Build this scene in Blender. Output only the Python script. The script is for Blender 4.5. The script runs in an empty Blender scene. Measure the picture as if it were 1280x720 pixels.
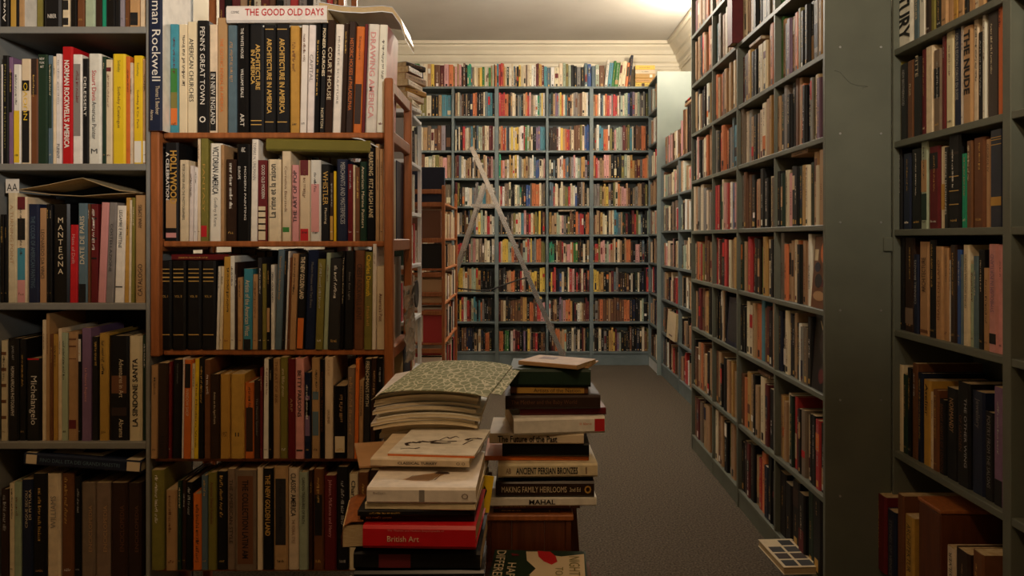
import bpy, bmesh, math, random
from mathutils import Matrix, Vector
random.seed(7)
R = math.radians
SC = bpy.context.scene
COL = SC.collection

# ------------------------------------------------------------------ camera
CH = 1.45                      # eye height
cam_d = bpy.data.cameras.new('camera')
cam_d.sensor_width = 36; cam_d.lens = 36 * 1000 / 1280
cam_d.shift_x = -15 / 1280; cam_d.shift_y = -62 / 1280
cam_d.clip_start = 0.05; cam_d.clip_end = 60
cam = bpy.data.objects.new('camera', cam_d); COL.objects.link(cam)
cam.location = (0, 0, CH); cam.rotation_euler = (R(90), 0, 0)
SC.camera = cam

# ------------------------------------------------------------------ world, lights, exposure
SC.view_settings.view_transform = 'Standard'
SC.view_settings.look = 'None'
SC.view_settings.gamma = 1.0
SC.view_settings.use_curve_mapping = False
SC.view_settings.exposure = 0.0
w = bpy.data.worlds.new('World'); SC.world = w
w.use_nodes = True
w.node_tree.nodes['Background'].inputs[0].default_value = (1.0, 0.66, 0.38, 1)
w.node_tree.nodes['Background'].inputs[1].default_value = 0.006

def light(name, typ, loc, energy, col, target=None, **kw):
    d = bpy.data.lights.new(name, typ); d.energy = energy; d.color = col
    for k, v in kw.items(): setattr(d, k, v)
    o = bpy.data.objects.new(name, d); COL.objects.link(o); o.location = loc
    if target is not None:
        o.rotation_euler = (Vector(target) - Vector(loc)).to_track_quat('-Z', 'Y').to_euler()
    return o
WARM = (1.0, 0.86, 0.66)
# uplight clipped on top of the lower bookcase behind the tall unit
light('uplight_bulb', 'POINT', (1.74, 7.43, 3.38), 80, WARM, shadow_soft_size=0.04)
# pendant bulb of the shop over the aisle (above the frame)
light('pendant_bulb_light', 'POINT', (0.3, 6.2, 3.36), 108, (1.0, 0.89, 0.74), shadow_soft_size=0.10)
# added warm fill lamp near the camera: tops of the piles, the end panel and the near right shelves
light('front_fill_light', 'POINT', (-0.05, 0.45, 3.1), 44, (1.0, 0.66, 0.36), shadow_soft_size=0.10)
# added spot without a fixture, brightens the end panel and upper right-hand shelves
light('right_fill_spot', 'SPOT', (0.62, -0.3, 3.0), 190, (1.0, 0.88, 0.68), target=(1.36, 3.06, 2.45), spot_size=R(50), spot_blend=1.0, shadow_soft_size=0.06)
# daylight from the shop window behind the camera, falling on the upper left shelves
light('window_daylight', 'SPOT', (0.9, -0.9, 2.35), 360, (1.0, 0.94, 0.86), target=(-1.15, 2.4, 2.5), spot_size=R(42), spot_blend=1.0, shadow_soft_size=0.16)
# low sun reaching the plaster of the left wall above the shelves
light('sun_beam', 'SPOT', (1.0, -1.2, 2.5), 420, (1.0, 0.94, 0.82), target=(-2.3, 5.75, 3.2), spot_size=R(6), spot_blend=0.6, shadow_soft_size=0.02)

# ------------------------------------------------------------------ colours and materials
def lin(c):
    return tuple(((v / 255) / 12.92 if v / 255 <= 0.04045 else ((v / 255 + 0.055) / 1.055) ** 2.4) for v in c)
RGB = dict(k=(13, 12, 13), K=(40, 38, 38), n=(22, 32, 58), d=(50, 32, 23), b=(112, 70, 42), t=(182, 142, 98), c=(222, 204, 170),
           w=(230, 224, 212), y=(232, 194, 40), o=(214, 112, 42), m=(192, 148, 66), r=(190, 26, 32), R=(102, 26, 30), p=(214, 150, 146),
           v=(124, 96, 128), l=(150, 140, 150), u=(44, 82, 150), a=(66, 142, 162), s=(90, 112, 124), e=(28, 148, 112), g=(54, 122, 50),
           G=(28, 52, 38), i=(124, 116, 52), q=(164, 178, 152), x=(134, 128, 122), z=(128, 108, 90), A=(206, 164, 84), S=(176, 174, 170),
           P=(222, 198, 150))
WORD = dict(k='black', K='charcoal', n='navy', d='dark brown', b='brown', t='tan', c='cream', w='white', y='yellow', o='orange', m='ochre',
            r='red', R='maroon', p='pink', v='purple', l='lavender grey', u='blue', a='teal blue', s='slate grey', e='emerald green', g='green',
            G='dark green', i='olive', q='pale green', x='grey', z='taupe', A='gold', S='silver', P='paper')
LIN = {k: lin(v) for k, v in RGB.items()}
def jit(c, a=0.12):
    f = 1 + random.uniform(-a, a)
    return tuple(max(0.002, min(0.95, v * f * (1 + random.uniform(-a, a) * 0.4))) for v in LIN[c])

def mat(name, rough=0.6, build=None, color=(0.5, 0.5, 0.5), **kw):
    m = bpy.data.materials.new(name); m.use_nodes = True
    nt = m.node_tree; b = nt.nodes['Principled BSDF']
    b.inputs['Base Color'].default_value = (*color, 1); b.inputs['Roughness'].default_value = rough
    for k, v in kw.items(): b.inputs[k.replace('_', ' ')].default_value = v
    if build: build(nt, b)
    return m
def noise(nt, scale, detail=4, vec=None, stretch=None):
    n = nt.nodes.new('ShaderNodeTexNoise'); n.inputs['Scale'].default_value = scale; n.inputs['Detail'].default_value = detail
    tc = nt.nodes.new('ShaderNodeTexCoord')
    if stretch:
        mp = nt.nodes.new('ShaderNodeMapping'); mp.inputs['Scale'].default_value = stretch
        nt.links.new(tc.outputs['Object'], mp.inputs[0]); nt.links.new(mp.outputs[0], n.inputs['Vector'])
    else:
        nt.links.new(tc.outputs['Object'], n.inputs['Vector'])
    return n
def ramp(nt, src, a, b, p0=0.3, p1=0.7):
    r = nt.nodes.new('ShaderNodeValToRGB'); r.color_ramp.elements[0].color = (*a, 1); r.color_ramp.elements[1].color = (*b, 1)
    r.color_ramp.elements[0].position = p0; r.color_ramp.elements[1].position = p1
    nt.links.new(src, r.inputs[0]); return r
def bump(nt, b, src, s, dist=0.01):
    n = nt.nodes.new('ShaderNodeBump'); n.inputs['Strength'].default_value = s; n.inputs['Distance'].default_value = dist
    nt.links.new(src, n.inputs['Height']); nt.links.new(n.outputs[0], b.inputs['Normal'])
def two(a, b_, scale, detail=4, bs=0.0, stretch=None, p0=0.3, p1=0.7, dist=0.01):
    def f(nt, b):
        n = noise(nt, scale, detail, stretch=stretch); r = ramp(nt, n.outputs['Fac'], a, b_, p0, p1)
        nt.links.new(r.outputs[0], b.inputs['Base Color'])
        if bs: bump(nt, b, n.outputs['Fac'], bs, dist)
    return f
def objcol(var=0.0, scale=30):
    def f(nt, b):
        oi = nt.nodes.new('ShaderNodeObjectInfo')
        if var:
            n = noise(nt, scale, 5); r = ramp(nt, n.outputs['Fac'], (1 - var,) * 3, (1.05,) * 3, 0.35, 0.62)
            mx = nt.nodes.new('ShaderNodeMix'); mx.data_type = 'RGBA'; mx.blend_type = 'MULTIPLY'; mx.inputs[0].default_value = 1
            nt.links.new(oi.outputs['Color'], mx.inputs[6]); nt.links.new(r.outputs[0], mx.inputs[7])
            nt.links.new(mx.outputs[2], b.inputs['Base Color'])
        else:
            nt.links.new(oi.outputs['Color'], b.inputs['Base Color'])
    return f
def attrcol(nt, b):
    a = nt.nodes.new('ShaderNodeAttribute'); a.attribute_name = 'col'; nt.links.new(a.outputs['Color'], b.inputs['Base Color'])
M = {}
M['cover'] = mat('book_cover', 0.55, objcol(0.13, 34), Specular_IOR_Level=0.35)
M['gloss'] = mat('glossy_jacket', 0.34, objcol(0.06, 18), Specular_IOR_Level=0.4)
M['ink'] = mat('printed_ink', 0.6, objcol())
M['paper'] = mat('page_paper', 0.9, two(lin((206, 184, 142)), lin((176, 148, 104)), 60, 3, 0.3, (1, 1, 30)))
M['magpaper'] = mat('magazine_paper', 0.85, two(lin((232, 220, 192)), lin((206, 188, 152)), 40, 3, 0.2, (1, 1, 60)))
M['stuff'] = mat('shelved_covers', 0.55, attrcol, Specular_IOR_Level=0.35)
M['greypaint'] = mat('grey_shelf_paint', 0.5, two(lin((124, 124, 120)), lin((138, 138, 132)), 9, 5, 0.05))
M['sage'] = mat('sage_shelf_paint', 0.5, two(lin((94, 98, 87)), lin((104, 108, 96)), 6, 5, 0.04))
M['blue'] = mat('blue_grey_shelf_paint', 0.5, two(lin((96, 108, 110)), lin((112, 124, 126)), 6, 5, 0.04))
M['pale'] = mat('lit_blue_grey_panel', 0.5, two(lin((122, 134, 131)), lin((132, 144, 141)), 4, 4, 0.02))  # same blue-grey shelf paint, strong light put into the colour
M['oak'] = mat('warm_oak', 0.45, two(lin((138, 80, 38)), lin((172, 102, 54)), 14, 6, 0.06, (6, 6, 0.6)))
M['darkwood'] = mat('dark_brown_wood', 0.4, two(lin((78, 38, 18)), lin((104, 54, 26)), 10, 6, 0.05, (8, 8, 0.6)))
M['whitemetal'] = mat('white_metal', 0.4, two(lin((226, 229, 232)), lin((214, 218, 222)), 8, 3))
M['alu'] = mat('aluminium', 0.24, two((0.62, 0.6, 0.58), (0.5, 0.49, 0.48), 12, 4, 0, (1, 1, 4)), Metallic=0.85)
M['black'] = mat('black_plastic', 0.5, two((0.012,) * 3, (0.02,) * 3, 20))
M['plaster'] = mat('cream_plaster', 0.9, two(lin((222, 212, 192)), lin((230, 222, 204)), 3, 5, 0.06, dist=0.02))
M['ceil'] = mat('white_ceiling', 0.9, two(lin((208, 203, 196)), lin((220, 216, 210)), 1.6, 6, 0.15, dist=0.02))
M['carpet'] = mat('brown_carpet', 0.98, two(lin((44, 37, 30)), lin((122, 108, 90)), 105, 8, 1.0, dist=0.01))
M['screw'] = mat('steel_screw', 0.35, two((0.55,) * 3, (0.45,) * 3, 50), Metallic=0.7)
M['plastic'] = mat('clear_plastic', 0.18, two((0.8, 0.78, 0.72), (0.7, 0.66, 0.6), 30), Transmission_Weight=0.75, IOR=1.3)
M['bulb'] = mat('lamp_bulb', 0.4, two((1, .9, .7), (1, .88, .66), 5), Emission_Color=(1, .8, .5, 1), Emission_Strength=4.0)
def pattern(nt, b):
    tc = nt.nodes.new('ShaderNodeTexCoord'); mp = nt.nodes.new('ShaderNodeMapping'); mp.inputs['Scale'].default_value = (62, 32, 1); mp.inputs['Rotation'].default_value = (0, 0, 0.5)
    v = nt.nodes.new('ShaderNodeTexVoronoi'); v.inputs['Scale'].default_value = 1.0; v.feature = 'DISTANCE_TO_EDGE'
    n = nt.nodes.new('ShaderNodeTexNoise'); n.inputs['Scale'].default_value = 55
    nt.links.new(tc.outputs['Object'], mp.inputs[0]); nt.links.new(mp.outputs[0], v.inputs['Vector']); nt.links.new(tc.outputs['Object'], n.inputs['Vector'])
    mth = nt.nodes.new('ShaderNodeMath'); mth.operation = 'MULTIPLY'
    nt.links.new(v.outputs['Distance'], mth.inputs[0]); nt.links.new(n.outputs['Fac'], mth.inputs[1])
    r = ramp(nt, mth.outputs[0], lin((204, 200, 168)), lin((126, 132, 92)), 0.015, 0.045); nt.links.new(r.outputs[0], b.inputs['Base Color'])
M['pattern'] = mat('green_leaf_print_paper', 0.8, pattern)

# ------------------------------------------------------------------ mesh helpers
def link(o, parent=None):
    COL.objects.link(o)
    if parent is not None: o.parent = parent
    return o
def mesh_obj(name, verts, faces, m, parent=None, color=None, smooth=False):
    me = bpy.data.meshes.new(name); me.from_pydata(verts, [], faces); me.materials.append(m)
    if smooth:
        for p in me.polygons: p.use_smooth = True
    o = bpy.data.objects.new(name, me)
    if color is not None: o.color = (*color, 1)
    return link(o, parent)
def empty(name, loc=(0, 0, 0)):
    o = bpy.data.objects.new(name, None); o.empty_display_size = 0.05; o.location = loc
    return link(o)
def tag(o, label, cat, group=None):
    o['label'] = label; o['category'] = cat
    if group: o['group'] = group
    return o
def struct(o): o['kind'] = 'structure'; return o
BF = [(0, 3, 2, 1), (4, 5, 6, 7), (0, 1, 5, 4), (1, 2, 6, 5), (2, 3, 7, 6), (3, 0, 4, 7)]
def boxv(x0, x1, y0, y1, z0, z1):
    return [(x0, y0, z0), (x1, y0, z0), (x1, y1, z0), (x0, y1, z0), (x0, y0, z1), (x1, y0, z1), (x1, y1, z1), (x0, y1, z1)]
def bevbox(name, b, m, parent=None, bev=0.002, color=None):
    """box with bevelled edges; b = x0,x1,y0,y1,z0,z1 in the parent's space"""
    bm = bmesh.new(); vs = [bm.verts.new(v) for v in boxv(*b)]
    for f in BF: bm.faces.new([vs[i] for i in f])
    if bev: bmesh.ops.bevel(bm, geom=bm.edges[:], offset=bev, segments=1, affect='EDGES')
    me = bpy.data.meshes.new(name); bm.to_mesh(me); bm.free(); me.materials.append(m)
    o = bpy.data.objects.new(name, me)
    if color is not None: o.color = (*color, 1)
    return link(o, parent)
def beam(name, p, q, wx, wy, m, parent=None, up=(0, 0, 1)):
    """rectangular bar from p to q"""
    p, q = Vector(p), Vector(q); d = (q - p).normalized(); a = d.cross(Vector(up))
    if a.length < 1e-4: a = d.cross(Vector((0, 1, 0)))
    a.normalize(); c = a.cross(d).normalized(); a *= wx / 2; c *= wy / 2
    vs = [tuple(e + s) for e in (p, q) for s in (-a - c, a - c, a + c, -a + c)]
    return mesh_obj(name, vs, BF, m, parent)
def tube(name, pts, r, m, parent=None, n=8, color=None):
    pts = [Vector(p) for p in pts]; vs, fs = [], []
    for i, p in enumerate(pts):
        d = (pts[min(i + 1, len(pts) - 1)] - pts[max(i - 1, 0)]).normalized()
        a = d.cross(Vector((0, 0, 1)));  a = a if a.length > 1e-3 else Vector((1, 0, 0)); a.normalize(); c = d.cross(a)
        for k in range(n):
            t = 2 * math.pi * k / n; vs.append(tuple(p + a * math.cos(t) * r + c * math.sin(t) * r))
    for i in range(len(pts) - 1):
        for k in range(n):
            fs.append((i * n + k, i * n + (k + 1) % n, (i + 1) * n + (k + 1) % n, (i + 1) * n + k))
    fs.append(tuple(range(n - 1, -1, -1))); fs.append(tuple(range((len(pts) - 1) * n, len(pts) * n)))
    return mesh_obj(name, vs, fs, m, parent, color, True)

# text as flat print ------------------------------------------------
_tc = {}
def text_mesh(s, bold=0.0):
    """unit text: x in 0..1 along the line, y 0..1 up"""
    if (s, bold) not in _tc:
        cu = bpy.data.curves.new('t', 'FONT'); cu.body = s; cu.resolution_u = 2; cu.offset = bold
        ob = bpy.data.objects.new('t', cu); me = bpy.data.meshes.new_from_object(ob)
        vs = [tuple(v.co) for v in me.vertices]; fs = [tuple(p.vertices) for p in me.polygons]
        bpy.data.objects.remove(ob); bpy.data.curves.remove(cu); bpy.data.meshes.remove(me)
        xs = [v[0] for v in vs]; ys = [v[1] for v in vs]; x0, x1 = min(xs), max(xs); y0, y1 = min(ys), max(ys)
        _tc[(s, bold)] = ([((v[0] - x0) / (x1 - x0), (v[1] - y0) / (y1 - y0)) for v in vs], fs, (x1 - x0) / (y1 - y0))
    return _tc[(s, bold)]
def dash_text(n_words=3, rng=random):
    """illegible small lettering: separate letter-like strokes"""
    vs, fs = [], []; x = 0.0
    for wd in range(n_words):
        for l in range(rng.randint(3, 8)):
            lw = rng.uniform(0.35, 0.75); hh = rng.choice((0.7, 0.7, 1.0)); g = 0.22
            parts = rng.choice((((0, 1, 0, 1),), ((0, .3, 0, 1), (.68, 1, 0, 1)), ((0, .35, 0, 1), (.35, 1, .72, 1)), ((0, 1, 0, .28), (.35, .65, .28, 1)), ((0, 1, .4, .65), (0, .3, 0, .4), (.7, 1, .65, 1))))
            for a, b_, c, d in parts:
                k = len(vs); vs += [(x + a * lw, c * hh), (x + b_ * lw, c * hh), (x + b_ * lw, d * hh), (x + a * lw, d * hh)]; fs.append((k, k + 1, k + 2, k + 3))
            x += lw + g
        x += 0.6
    x -= 0.82
    return [(v[0] / x, v[1]) for v in vs], fs, x

# ------------------------------------------------------------------ book geometry (spine faces -Y, thickness along X, origin bottom centre of spine)
def book_geo(wd, d, h, hard=True):
    t = min(0.0028 if hard else 0.0012, wd * 0.2); b = min(0.005, 0.16 * wd); f = 0.36
    out = [(-wd / 2, d), (-wd / 2, b), (-wd * f, 0), (wd * f, 0), (wd / 2, b), (wd / 2, d)]
    inn = [(wd / 2 - t, d), (wd / 2 - t, b + t), (wd * (f - .04), t), (-wd * (f - .04), t), (-wd / 2 + t, b + t), (-wd / 2 + t, d)]
    prof = out + inn; n = 12
    vs = [(x, y, 0) for x, y in prof] + [(x, y, h) for x, y in prof]
    fs = [(i, (i + 1) % n, n + (i + 1) % n, n + i) for i in range(n)]
    for i in range(5):
        a, c, e, g = i, i + 1, 10 - i, 11 - i
        fs.append((a, g, e, c)); fs.append((n + a, n + c, n + e, n + g))
    ei = 0.0035 if hard else 0.0006; q = wd / 2 - t * 0.98
    pv = boxv(-q, q, b + t, d - (0.004 if hard else 0.0002), ei, h - ei)
    return (vs, fs), (pv, BF)
def place(tv, L, H, dr, ztop, xc, y):
    """unit text points -> spine points; d reads downwards, u upwards, h across"""
    if dr == 'd': return [(xc + (v[1] - .5) * H, y, ztop - v[0] * L) for v in tv]
    if dr == 'u': return [(xc - (v[1] - .5) * H, y, ztop - L + v[0] * L) for v in tv]
    return [(xc + (v[0] - .5) * L, y, ztop - H + v[1] * H) for v in tv]

DARK = set('kKndbRGgrusvezi')
def auto_ink(code):
    return random.choice('cAASwAt') if code in DARK else random.choice('dkKdRb')

STUFF_V, STUFF_F, STUFF_C = [], [], []
def stuff_add(mtx, vs, fs, c):
    k = len(STUFF_V); STUFF_V.extend(tuple(mtx @ Vector(v)) for v in vs)
    for f in fs: STUFF_F.append(tuple(i + k for i in f)); STUFF_C.append(c)
PAPER = [lin((206, 186, 146)), lin((188, 164, 122)), lin((214, 200, 170))]
def stuff_book(mtx, wd, d, h, code, marks=True):
    c = jit(code); g = sum(c) / 3; c = tuple(v * .82 + g * .18 for v in c); hard = random.random() < 0.6
    (cv, cf), (pv, pf) = book_geo(wd, d, h, hard)
    stuff_add(mtx, cv, cf, c); stuff_add(mtx, pv, pf, random.choice(PAPER))
    if random.random() < 0.25 and wd > 0.012:      # a printed panel on the spine
        z0 = h * random.uniform(.05, .7); z1 = min(h * .96, z0 + h * random.uniform(.1, .4)); q = wd * .36
        stuff_add(mtx, [(-q, -.0006, z0), (q, -.0006, z0), (q, -.0006, z1), (-q, -.0006, z1)], [(0, 1, 2, 3)], jit(random.choice('kdcwrRnGtob')))
    if marks and random.random() < 0.9:
        tv, tf, asp = dash_text(random.randint(2, 4)); H = min(.011, wd * random.uniform(.25, .5)); L = min(h * .82, H * asp * .75); zt = h * random.uniform(.9, .97)
        if L < h * .6: zt = h - (h - L) * random.uniform(.1, .7)
        stuff_add(mtx, place(tv, L, H, 'd', zt, 0, -.0011), tf, jit(auto_ink(code)))
        if random.random() < .6:
            q = wd * .2; z = h * .04
            stuff_add(mtx, [(-q, -.0011, z), (q, -.0011, z), (q, -.0011, z + wd * .5), (-q, -.0011, z + wd * .5)], [(0, 1, 2, 3)], jit(auto_ink(code)))

def fill_row(codes, p0, p1, z, face, hmin, hmax, dmax=0.2, lean=0, full=1.0):
    """row of small shelved books from p0 to p1 (points on the spine line, left to right as seen), all into the one stuff mesh"""
    codes = codes.replace(' ', '')
    p0, p1 = Vector((*p0, z)), Vector((*p1, z)); run = (p1 - p0); L = run.length * full; dirv = run.normalized()
    ws = [random.uniform(.7, 1.4) for _ in codes]; s = sum(ws); x = 0
    rz = {'-y': 0, '-x': -90, '+x': 90}[face]; hh = random.uniform(hmin, hmax)
    for c, wt in zip(codes, ws):
        wd = L * wt / s
        if random.random() < .35: hh = random.uniform(hmin, hmax)
        h = max(hmin, min(hmax, hh + random.uniform(-.012, .012))) if random.random() < .8 else random.uniform(hmin, hmax)
        m = Matrix.Translation(p0 + dirv * (x + wd / 2)) @ Matrix.Rotation(R(rz), 4, 'Z') @ Matrix.Translation((0, random.uniform(0, .018), 0)) @ Matrix.Rotation(R(lean), 4, 'Y')
        stuff_book(m, wd * .97, random.uniform(.13, dmax), h, c)
        x += wd
def rnd_codes(pal, n): return ''.join(random.choice(pal) for _ in range(n))

# ------------------------------------------------------------------ individual books
def cover_of(root): return next((c for c in root.children if c.name.startswith('cover')), root)
N_BOOK = [0]
def make_book(mtx, wd, d, h, code, label, group, side=None, segs=(), bands=(), hard=None, gloss=None, marks=True, cat='book', name='book', col=None, art=None):
    root = empty(name); root.matrix_world = mtx
    tag(root, label, cat, group); N_BOOK[0] += 1
    hard = (random.random() < .6) if hard is None else hard
    gloss = (random.random() < .4) if gloss is None else gloss
    cm = M['gloss' if gloss else 'cover']; c = col or jit(code, .08)
    (cv, cf), (pv, pf) = book_geo(wd, d, h, hard)
    if side:
        o = mesh_obj('cover', cv, cf, cm, root, LIN[side])
        q = wd * .5; b = min(.005, .16 * wd)
        o = mesh_obj('spine', [(-q, b - .0004, 0), (-wd * .36, -.0006, 0), (wd * .36, -.0006, 0), (q, b - .0004, 0), (-q, b - .0004, h), (-wd * .36, -.0006, h), (wd * .36, -.0006, h), (q, b - .0004, h)],
                 [(0, 1, 5, 4), (1, 2, 6, 5), (2, 3, 7, 6)], cm, root, c)
    else:
        o = mesh_obj('cover', cv, cf, cm, root, c)
    mesh_obj('pages', pv, pf, M['paper'], root)
    for (bc, z0, z1) in bands:
        q = wd * .37
        mesh_obj('spine_panel', boxv(-q, q, -.0009, .0004, z0, z1), BF, M['ink'], o, LIN[bc])
    if segs:
        for (s, tcode, dr, z0, z1, fr, off, bold) in segs:
            if dr == 's':                                   # letters stacked down the spine
                vs, fs = [], []; n = len(s); st = (z1 - z0) / n
                for j, ch in enumerate(s):
                    if ch == ' ': continue
                    tv, tf, asp = text_mesh(ch, bold); H = st * .72; k = len(vs)
                    vs += place(tv, min(H * asp, wd * fr), H, 'h', z1 - j * st, off * wd, -.0016); fs += [tuple(i + k for i in f) for f in tf]
                mesh_obj('title', vs, fs, M['ink'], o, LIN[tcode]); continue
            tv, tf, asp = text_mesh(s, bold)
            if dr == 'h': L, H = wd * fr, z1 - z0
            else: L, H = z1 - z0, wd * fr
            mesh_obj('title', place(tv, L, H, dr, z1, off * wd, -.0016), tf, M['ink'], o, LIN[tcode])
    elif marks and random.random() < .92:
        tv, tf, asp = dash_text(random.randint(3, 5)); H = min(.009, wd * random.uniform(.22, .42)); L = min(h * .8, H * asp * .8)
        mesh_obj('title', place(tv, L, H, random.choice('ddddu'), h * random.uniform(.84, .96), wd * random.uniform(-.1, .1), -.0014), tf, M['ink'], o, LIN[auto_ink(code)])
        if random.random() < .6:
            tv, tf, asp = dash_text(1); H = min(.008, wd * .3)
            mesh_obj('imprint', place(tv, wd * .5, H, 'h', .03, 0, -.0014), tf, M['ink'], o, LIN[auto_ink(code)])
    return root

ORD = 'first second third fourth fifth sixth seventh eighth ninth tenth eleventh twelfth thirteenth fourteenth fifteenth sixteenth seventeenth eighteenth nineteenth twentieth'.split()
ORD += ['twenty-' + o for o in ORD[:9]] + ['thirtieth'] + ['thirty-' + o for o in ORD[:9]] + ['fortieth']
def describe(code, segs, wpx, h, i, where):
    size = 'thin ' if wpx < 5 else ('thick ' if wpx > 16 else ('tall ' if h > .31 else ('short ' if h < .225 else '')))
    tl = ''
    if segs: tl = ' with %s title' % WORD[segs[0][1]]
    f = lambda a, b: '%s%s book%s, %s from left on %s' % (a, WORD[code], b, ORD[i], where)
    for a, b in ((size, tl), ('', tl), (size, ''), ('', '')):
        if len(f(a, b).replace('-', ' ').split()) <= 16: return f(a, b)
    return f('', '')

def px_row(spec, Y=None, X=None, base=None, basez=None, where='', group='', depth=.2, setback=.02):
    """one shelf of individually described books. Spines lie on plane y=Y (facing the viewer) or x=X (facing the aisle)."""
    ents = []
    for ln in spec.strip().split('\n'):
        ln = ln.strip()
        if not ln: continue
        segs_raw = ln.split(' // '); f = segs_raw[0].split()
        ents.append((float(f[0]), float(f[1]), float(f[2]), f[3], float(f[4]) if len(f) > 4 else 0.0, float(f[5]) if len(f) > 5 else 0.0, segs_raw[1:]))
    ents.sort(key=lambda e: e[0])
    for i, (x0, x1, yt, code, lean, yo, raw) in enumerate(ents):
        side = None
        if '/' in code: code, side = code.split('/')
        if X is None:
            Yl = Y + yo; k = Yl / 1000; a, b = (x0 - 655) * k, (x1 - 655) * k; wd = (b - a); cen = (a + b) / 2
            pos = Vector((cen, Yl + random.uniform(0, .006), basez)); rz = 0
        else:
            Xl = X + yo; ya, yb = 1000 * Xl / (x0 - 655), 1000 * Xl / (x1 - 655); wd = ya - yb; k = (ya + yb) / 2000
            pos = Vector((Xl + random.uniform(0, .008), (ya + yb) / 2, basez)); rz = -90
        toZ = lambda y: CH + (298 - y) * k - basez
        h = toZ(yt); segs, bands = [], []
        for s in raw:
            p = s.split('|')
            if p[0] == '#': bands.append((p[1], max(.0005, toZ(float(p[3]))), toZ(float(p[2])))); continue
            fr = float(p[5]) if len(p) > 5 else .5; off = float(p[6]) if len(p) > 6 else 0; bold = float(p[7]) if len(p) > 7 else 0.0
            segs.append((p[0], p[1], p[2], max(.004, toZ(float(p[4]))), toZ(float(p[3])), fr, off, bold))
        mtx = Matrix.Translation(pos + Vector((0, 0, abs(math.sin(R(lean))) * wd / 2))) @ Matrix.Rotation(R(rz), 4, 'Z') @ Matrix.Rotation(R(lean), 4, 'Y')
        make_book(mtx, wd * .975, min(depth, max(.14, h * .72)), h, code, describe(code, segs, x1 - x0, h, i, where), group, side, segs, bands)

def lie(cx, y, z, length, depth, thick, code, label, group, yaw=0, segs=(), bands=(), side=None, hard=None, gloss=None, marks=True, tilt=0, roll=0):
    """book lying flat, spine towards the viewer, front cover up; (cx, y) middle of the spine, z underside. segs in metres along the spine"""
    mtx = Matrix.Translation((cx, y, z + thick / 2)) @ Matrix.Rotation(R(yaw), 4, 'Z') @ Matrix.Rotation(R(tilt), 4, 'X') @ Matrix.Rotation(R(roll), 4, 'Y') @ Matrix.Translation((length / 2, 0, 0)) @ Matrix.Rotation(R(-90), 4, 'Y')
    S = []
    for (s, tc, l0, l1, fr, *rest) in segs:     # l0,l1 fractions from the left end
        off = rest[0] if rest else 0; bold = rest[1] if len(rest) > 1 else 0
        S.append((s, tc, 'd', length * (1 - l1), length * (1 - l0), fr, off, bold))
    B = [(c, length * (1 - b), length * (1 - a)) for (c, a, b) in bands]
    return make_book(mtx, thick, depth, length, code, label, group, side, S, B, hard, gloss, marks)
def on_cover(root, thick, pts, faces, code, name='cover_art', lift=.0006):
    """flat print on the upper cover of a lying book: pts are (along spine from the left 0..length, depth 0..d)"""
    length = root['_len']; return mesh_obj(name, [(thick / 2 + lift, v, length - u) for u, v in pts], faces, M['ink'], root, LIN[code])

# ------------------------------------------------------------------ the room
XL, XR, YB, ZC = -2.3, 1.85, 9.44, 3.74
def slab(name, b, m): return struct(bevbox(name, b, m, None, 0))
slab('floor', (XL - .1, XR + .1, -1.6, YB + .1, -.06, 0), M['carpet'])
slab('ceiling', (XL - .1, XR + .1, -1.6, YB + .1, ZC, ZC + .08), M['ceil'])
slab('wall_back', (XL - .1, XR + .1, YB, YB + .1, 0, ZC), M['plaster'])
slab('wall_left', (XL - .1, XL, -1.6, YB, 0, ZC), M['plaster'])
slab('wall_right', (XR, XR + .1, -1.6, YB, 0, ZC), M['plaster'])
# stepped plaster cornice along the back, right and left walls
PROF = [(0, -.30), (.018, -.30), (.022, -.275), (.03, -.27), (.03, -.235), (.055, -.215), (.075, -.17), (.078, -.145), (.10, -.14), (.12, -.10), (.155, -.06), (.16, -.04), (.19, -.035), (.19, 0), (0, 0)]
def cornice(name, f):
    n = len(PROF); vs = [f(o, z, 0) for o, z in PROF] + [f(o, z, 1) for o, z in PROF]
    fs = [(i, (i + 1) % n, n + (i + 1) % n, n + i) for i in range(n)]
    return struct(mesh_obj(name, vs, fs, M['plaster']))
cornice('trim_1', lambda o, z, e: ((XL + o) if e == 0 else (XR - o), YB - o, ZC + z))
cornice('trim_2', lambda o, z, e: (XR - o, (YB - o) if e == 0 else -1.5, ZC + z))
cornice('trim_3', lambda o, z, e: (XL + o, -1.5 if e == 0 else (YB - o), ZC + z))

# ------------------------------------------------------------------ back wall bookcase
YS = 9.14
def bx(x): return (x - 655) * YS / 1000
def bz(y): return CH + (298 - y) * YS / 1000
cs = empty('bookcase', (0, YS, 0)); tag(cs, 'tall blue-grey built-in bookcase filling the back wall', 'bookcase')
CX0, CX1 = bx(440), bx(814)
UPR = [440, 492, 566, 620.8, 684, 739.4, 814]
SHY = [108, 145, 188, 222.6, 257.6, 293, 328, 365, 402, 439.5]
lo = lambda b: (b[0], b[1], b[2] - YS, b[3] - YS, b[4], b[5])
for y in SHY:
    z = bz(y); bevbox('shelf', lo((CX0, CX1, YS, YB - .02, z - .024, z)), M['blue'], cs)
for i, x in enumerate(UPR):
    hw = .022 if i in (3, 5) else .014
    bevbox('upright', lo((bx(x) - hw, bx(x) + hw, YS - .004, YB - .022, 0, bz(108) - .001)), M['blue'], cs)
bevbox('kickboard', lo((CX0, CX1, YS + .012, YS + .03, 0, bz(439.5) - .025)), M['blue'], cs)
bevbox('back_panel', lo((CX0, CX1, YB - .02, YB - .005, 0, bz(108))), M['blue'], cs)
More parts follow.
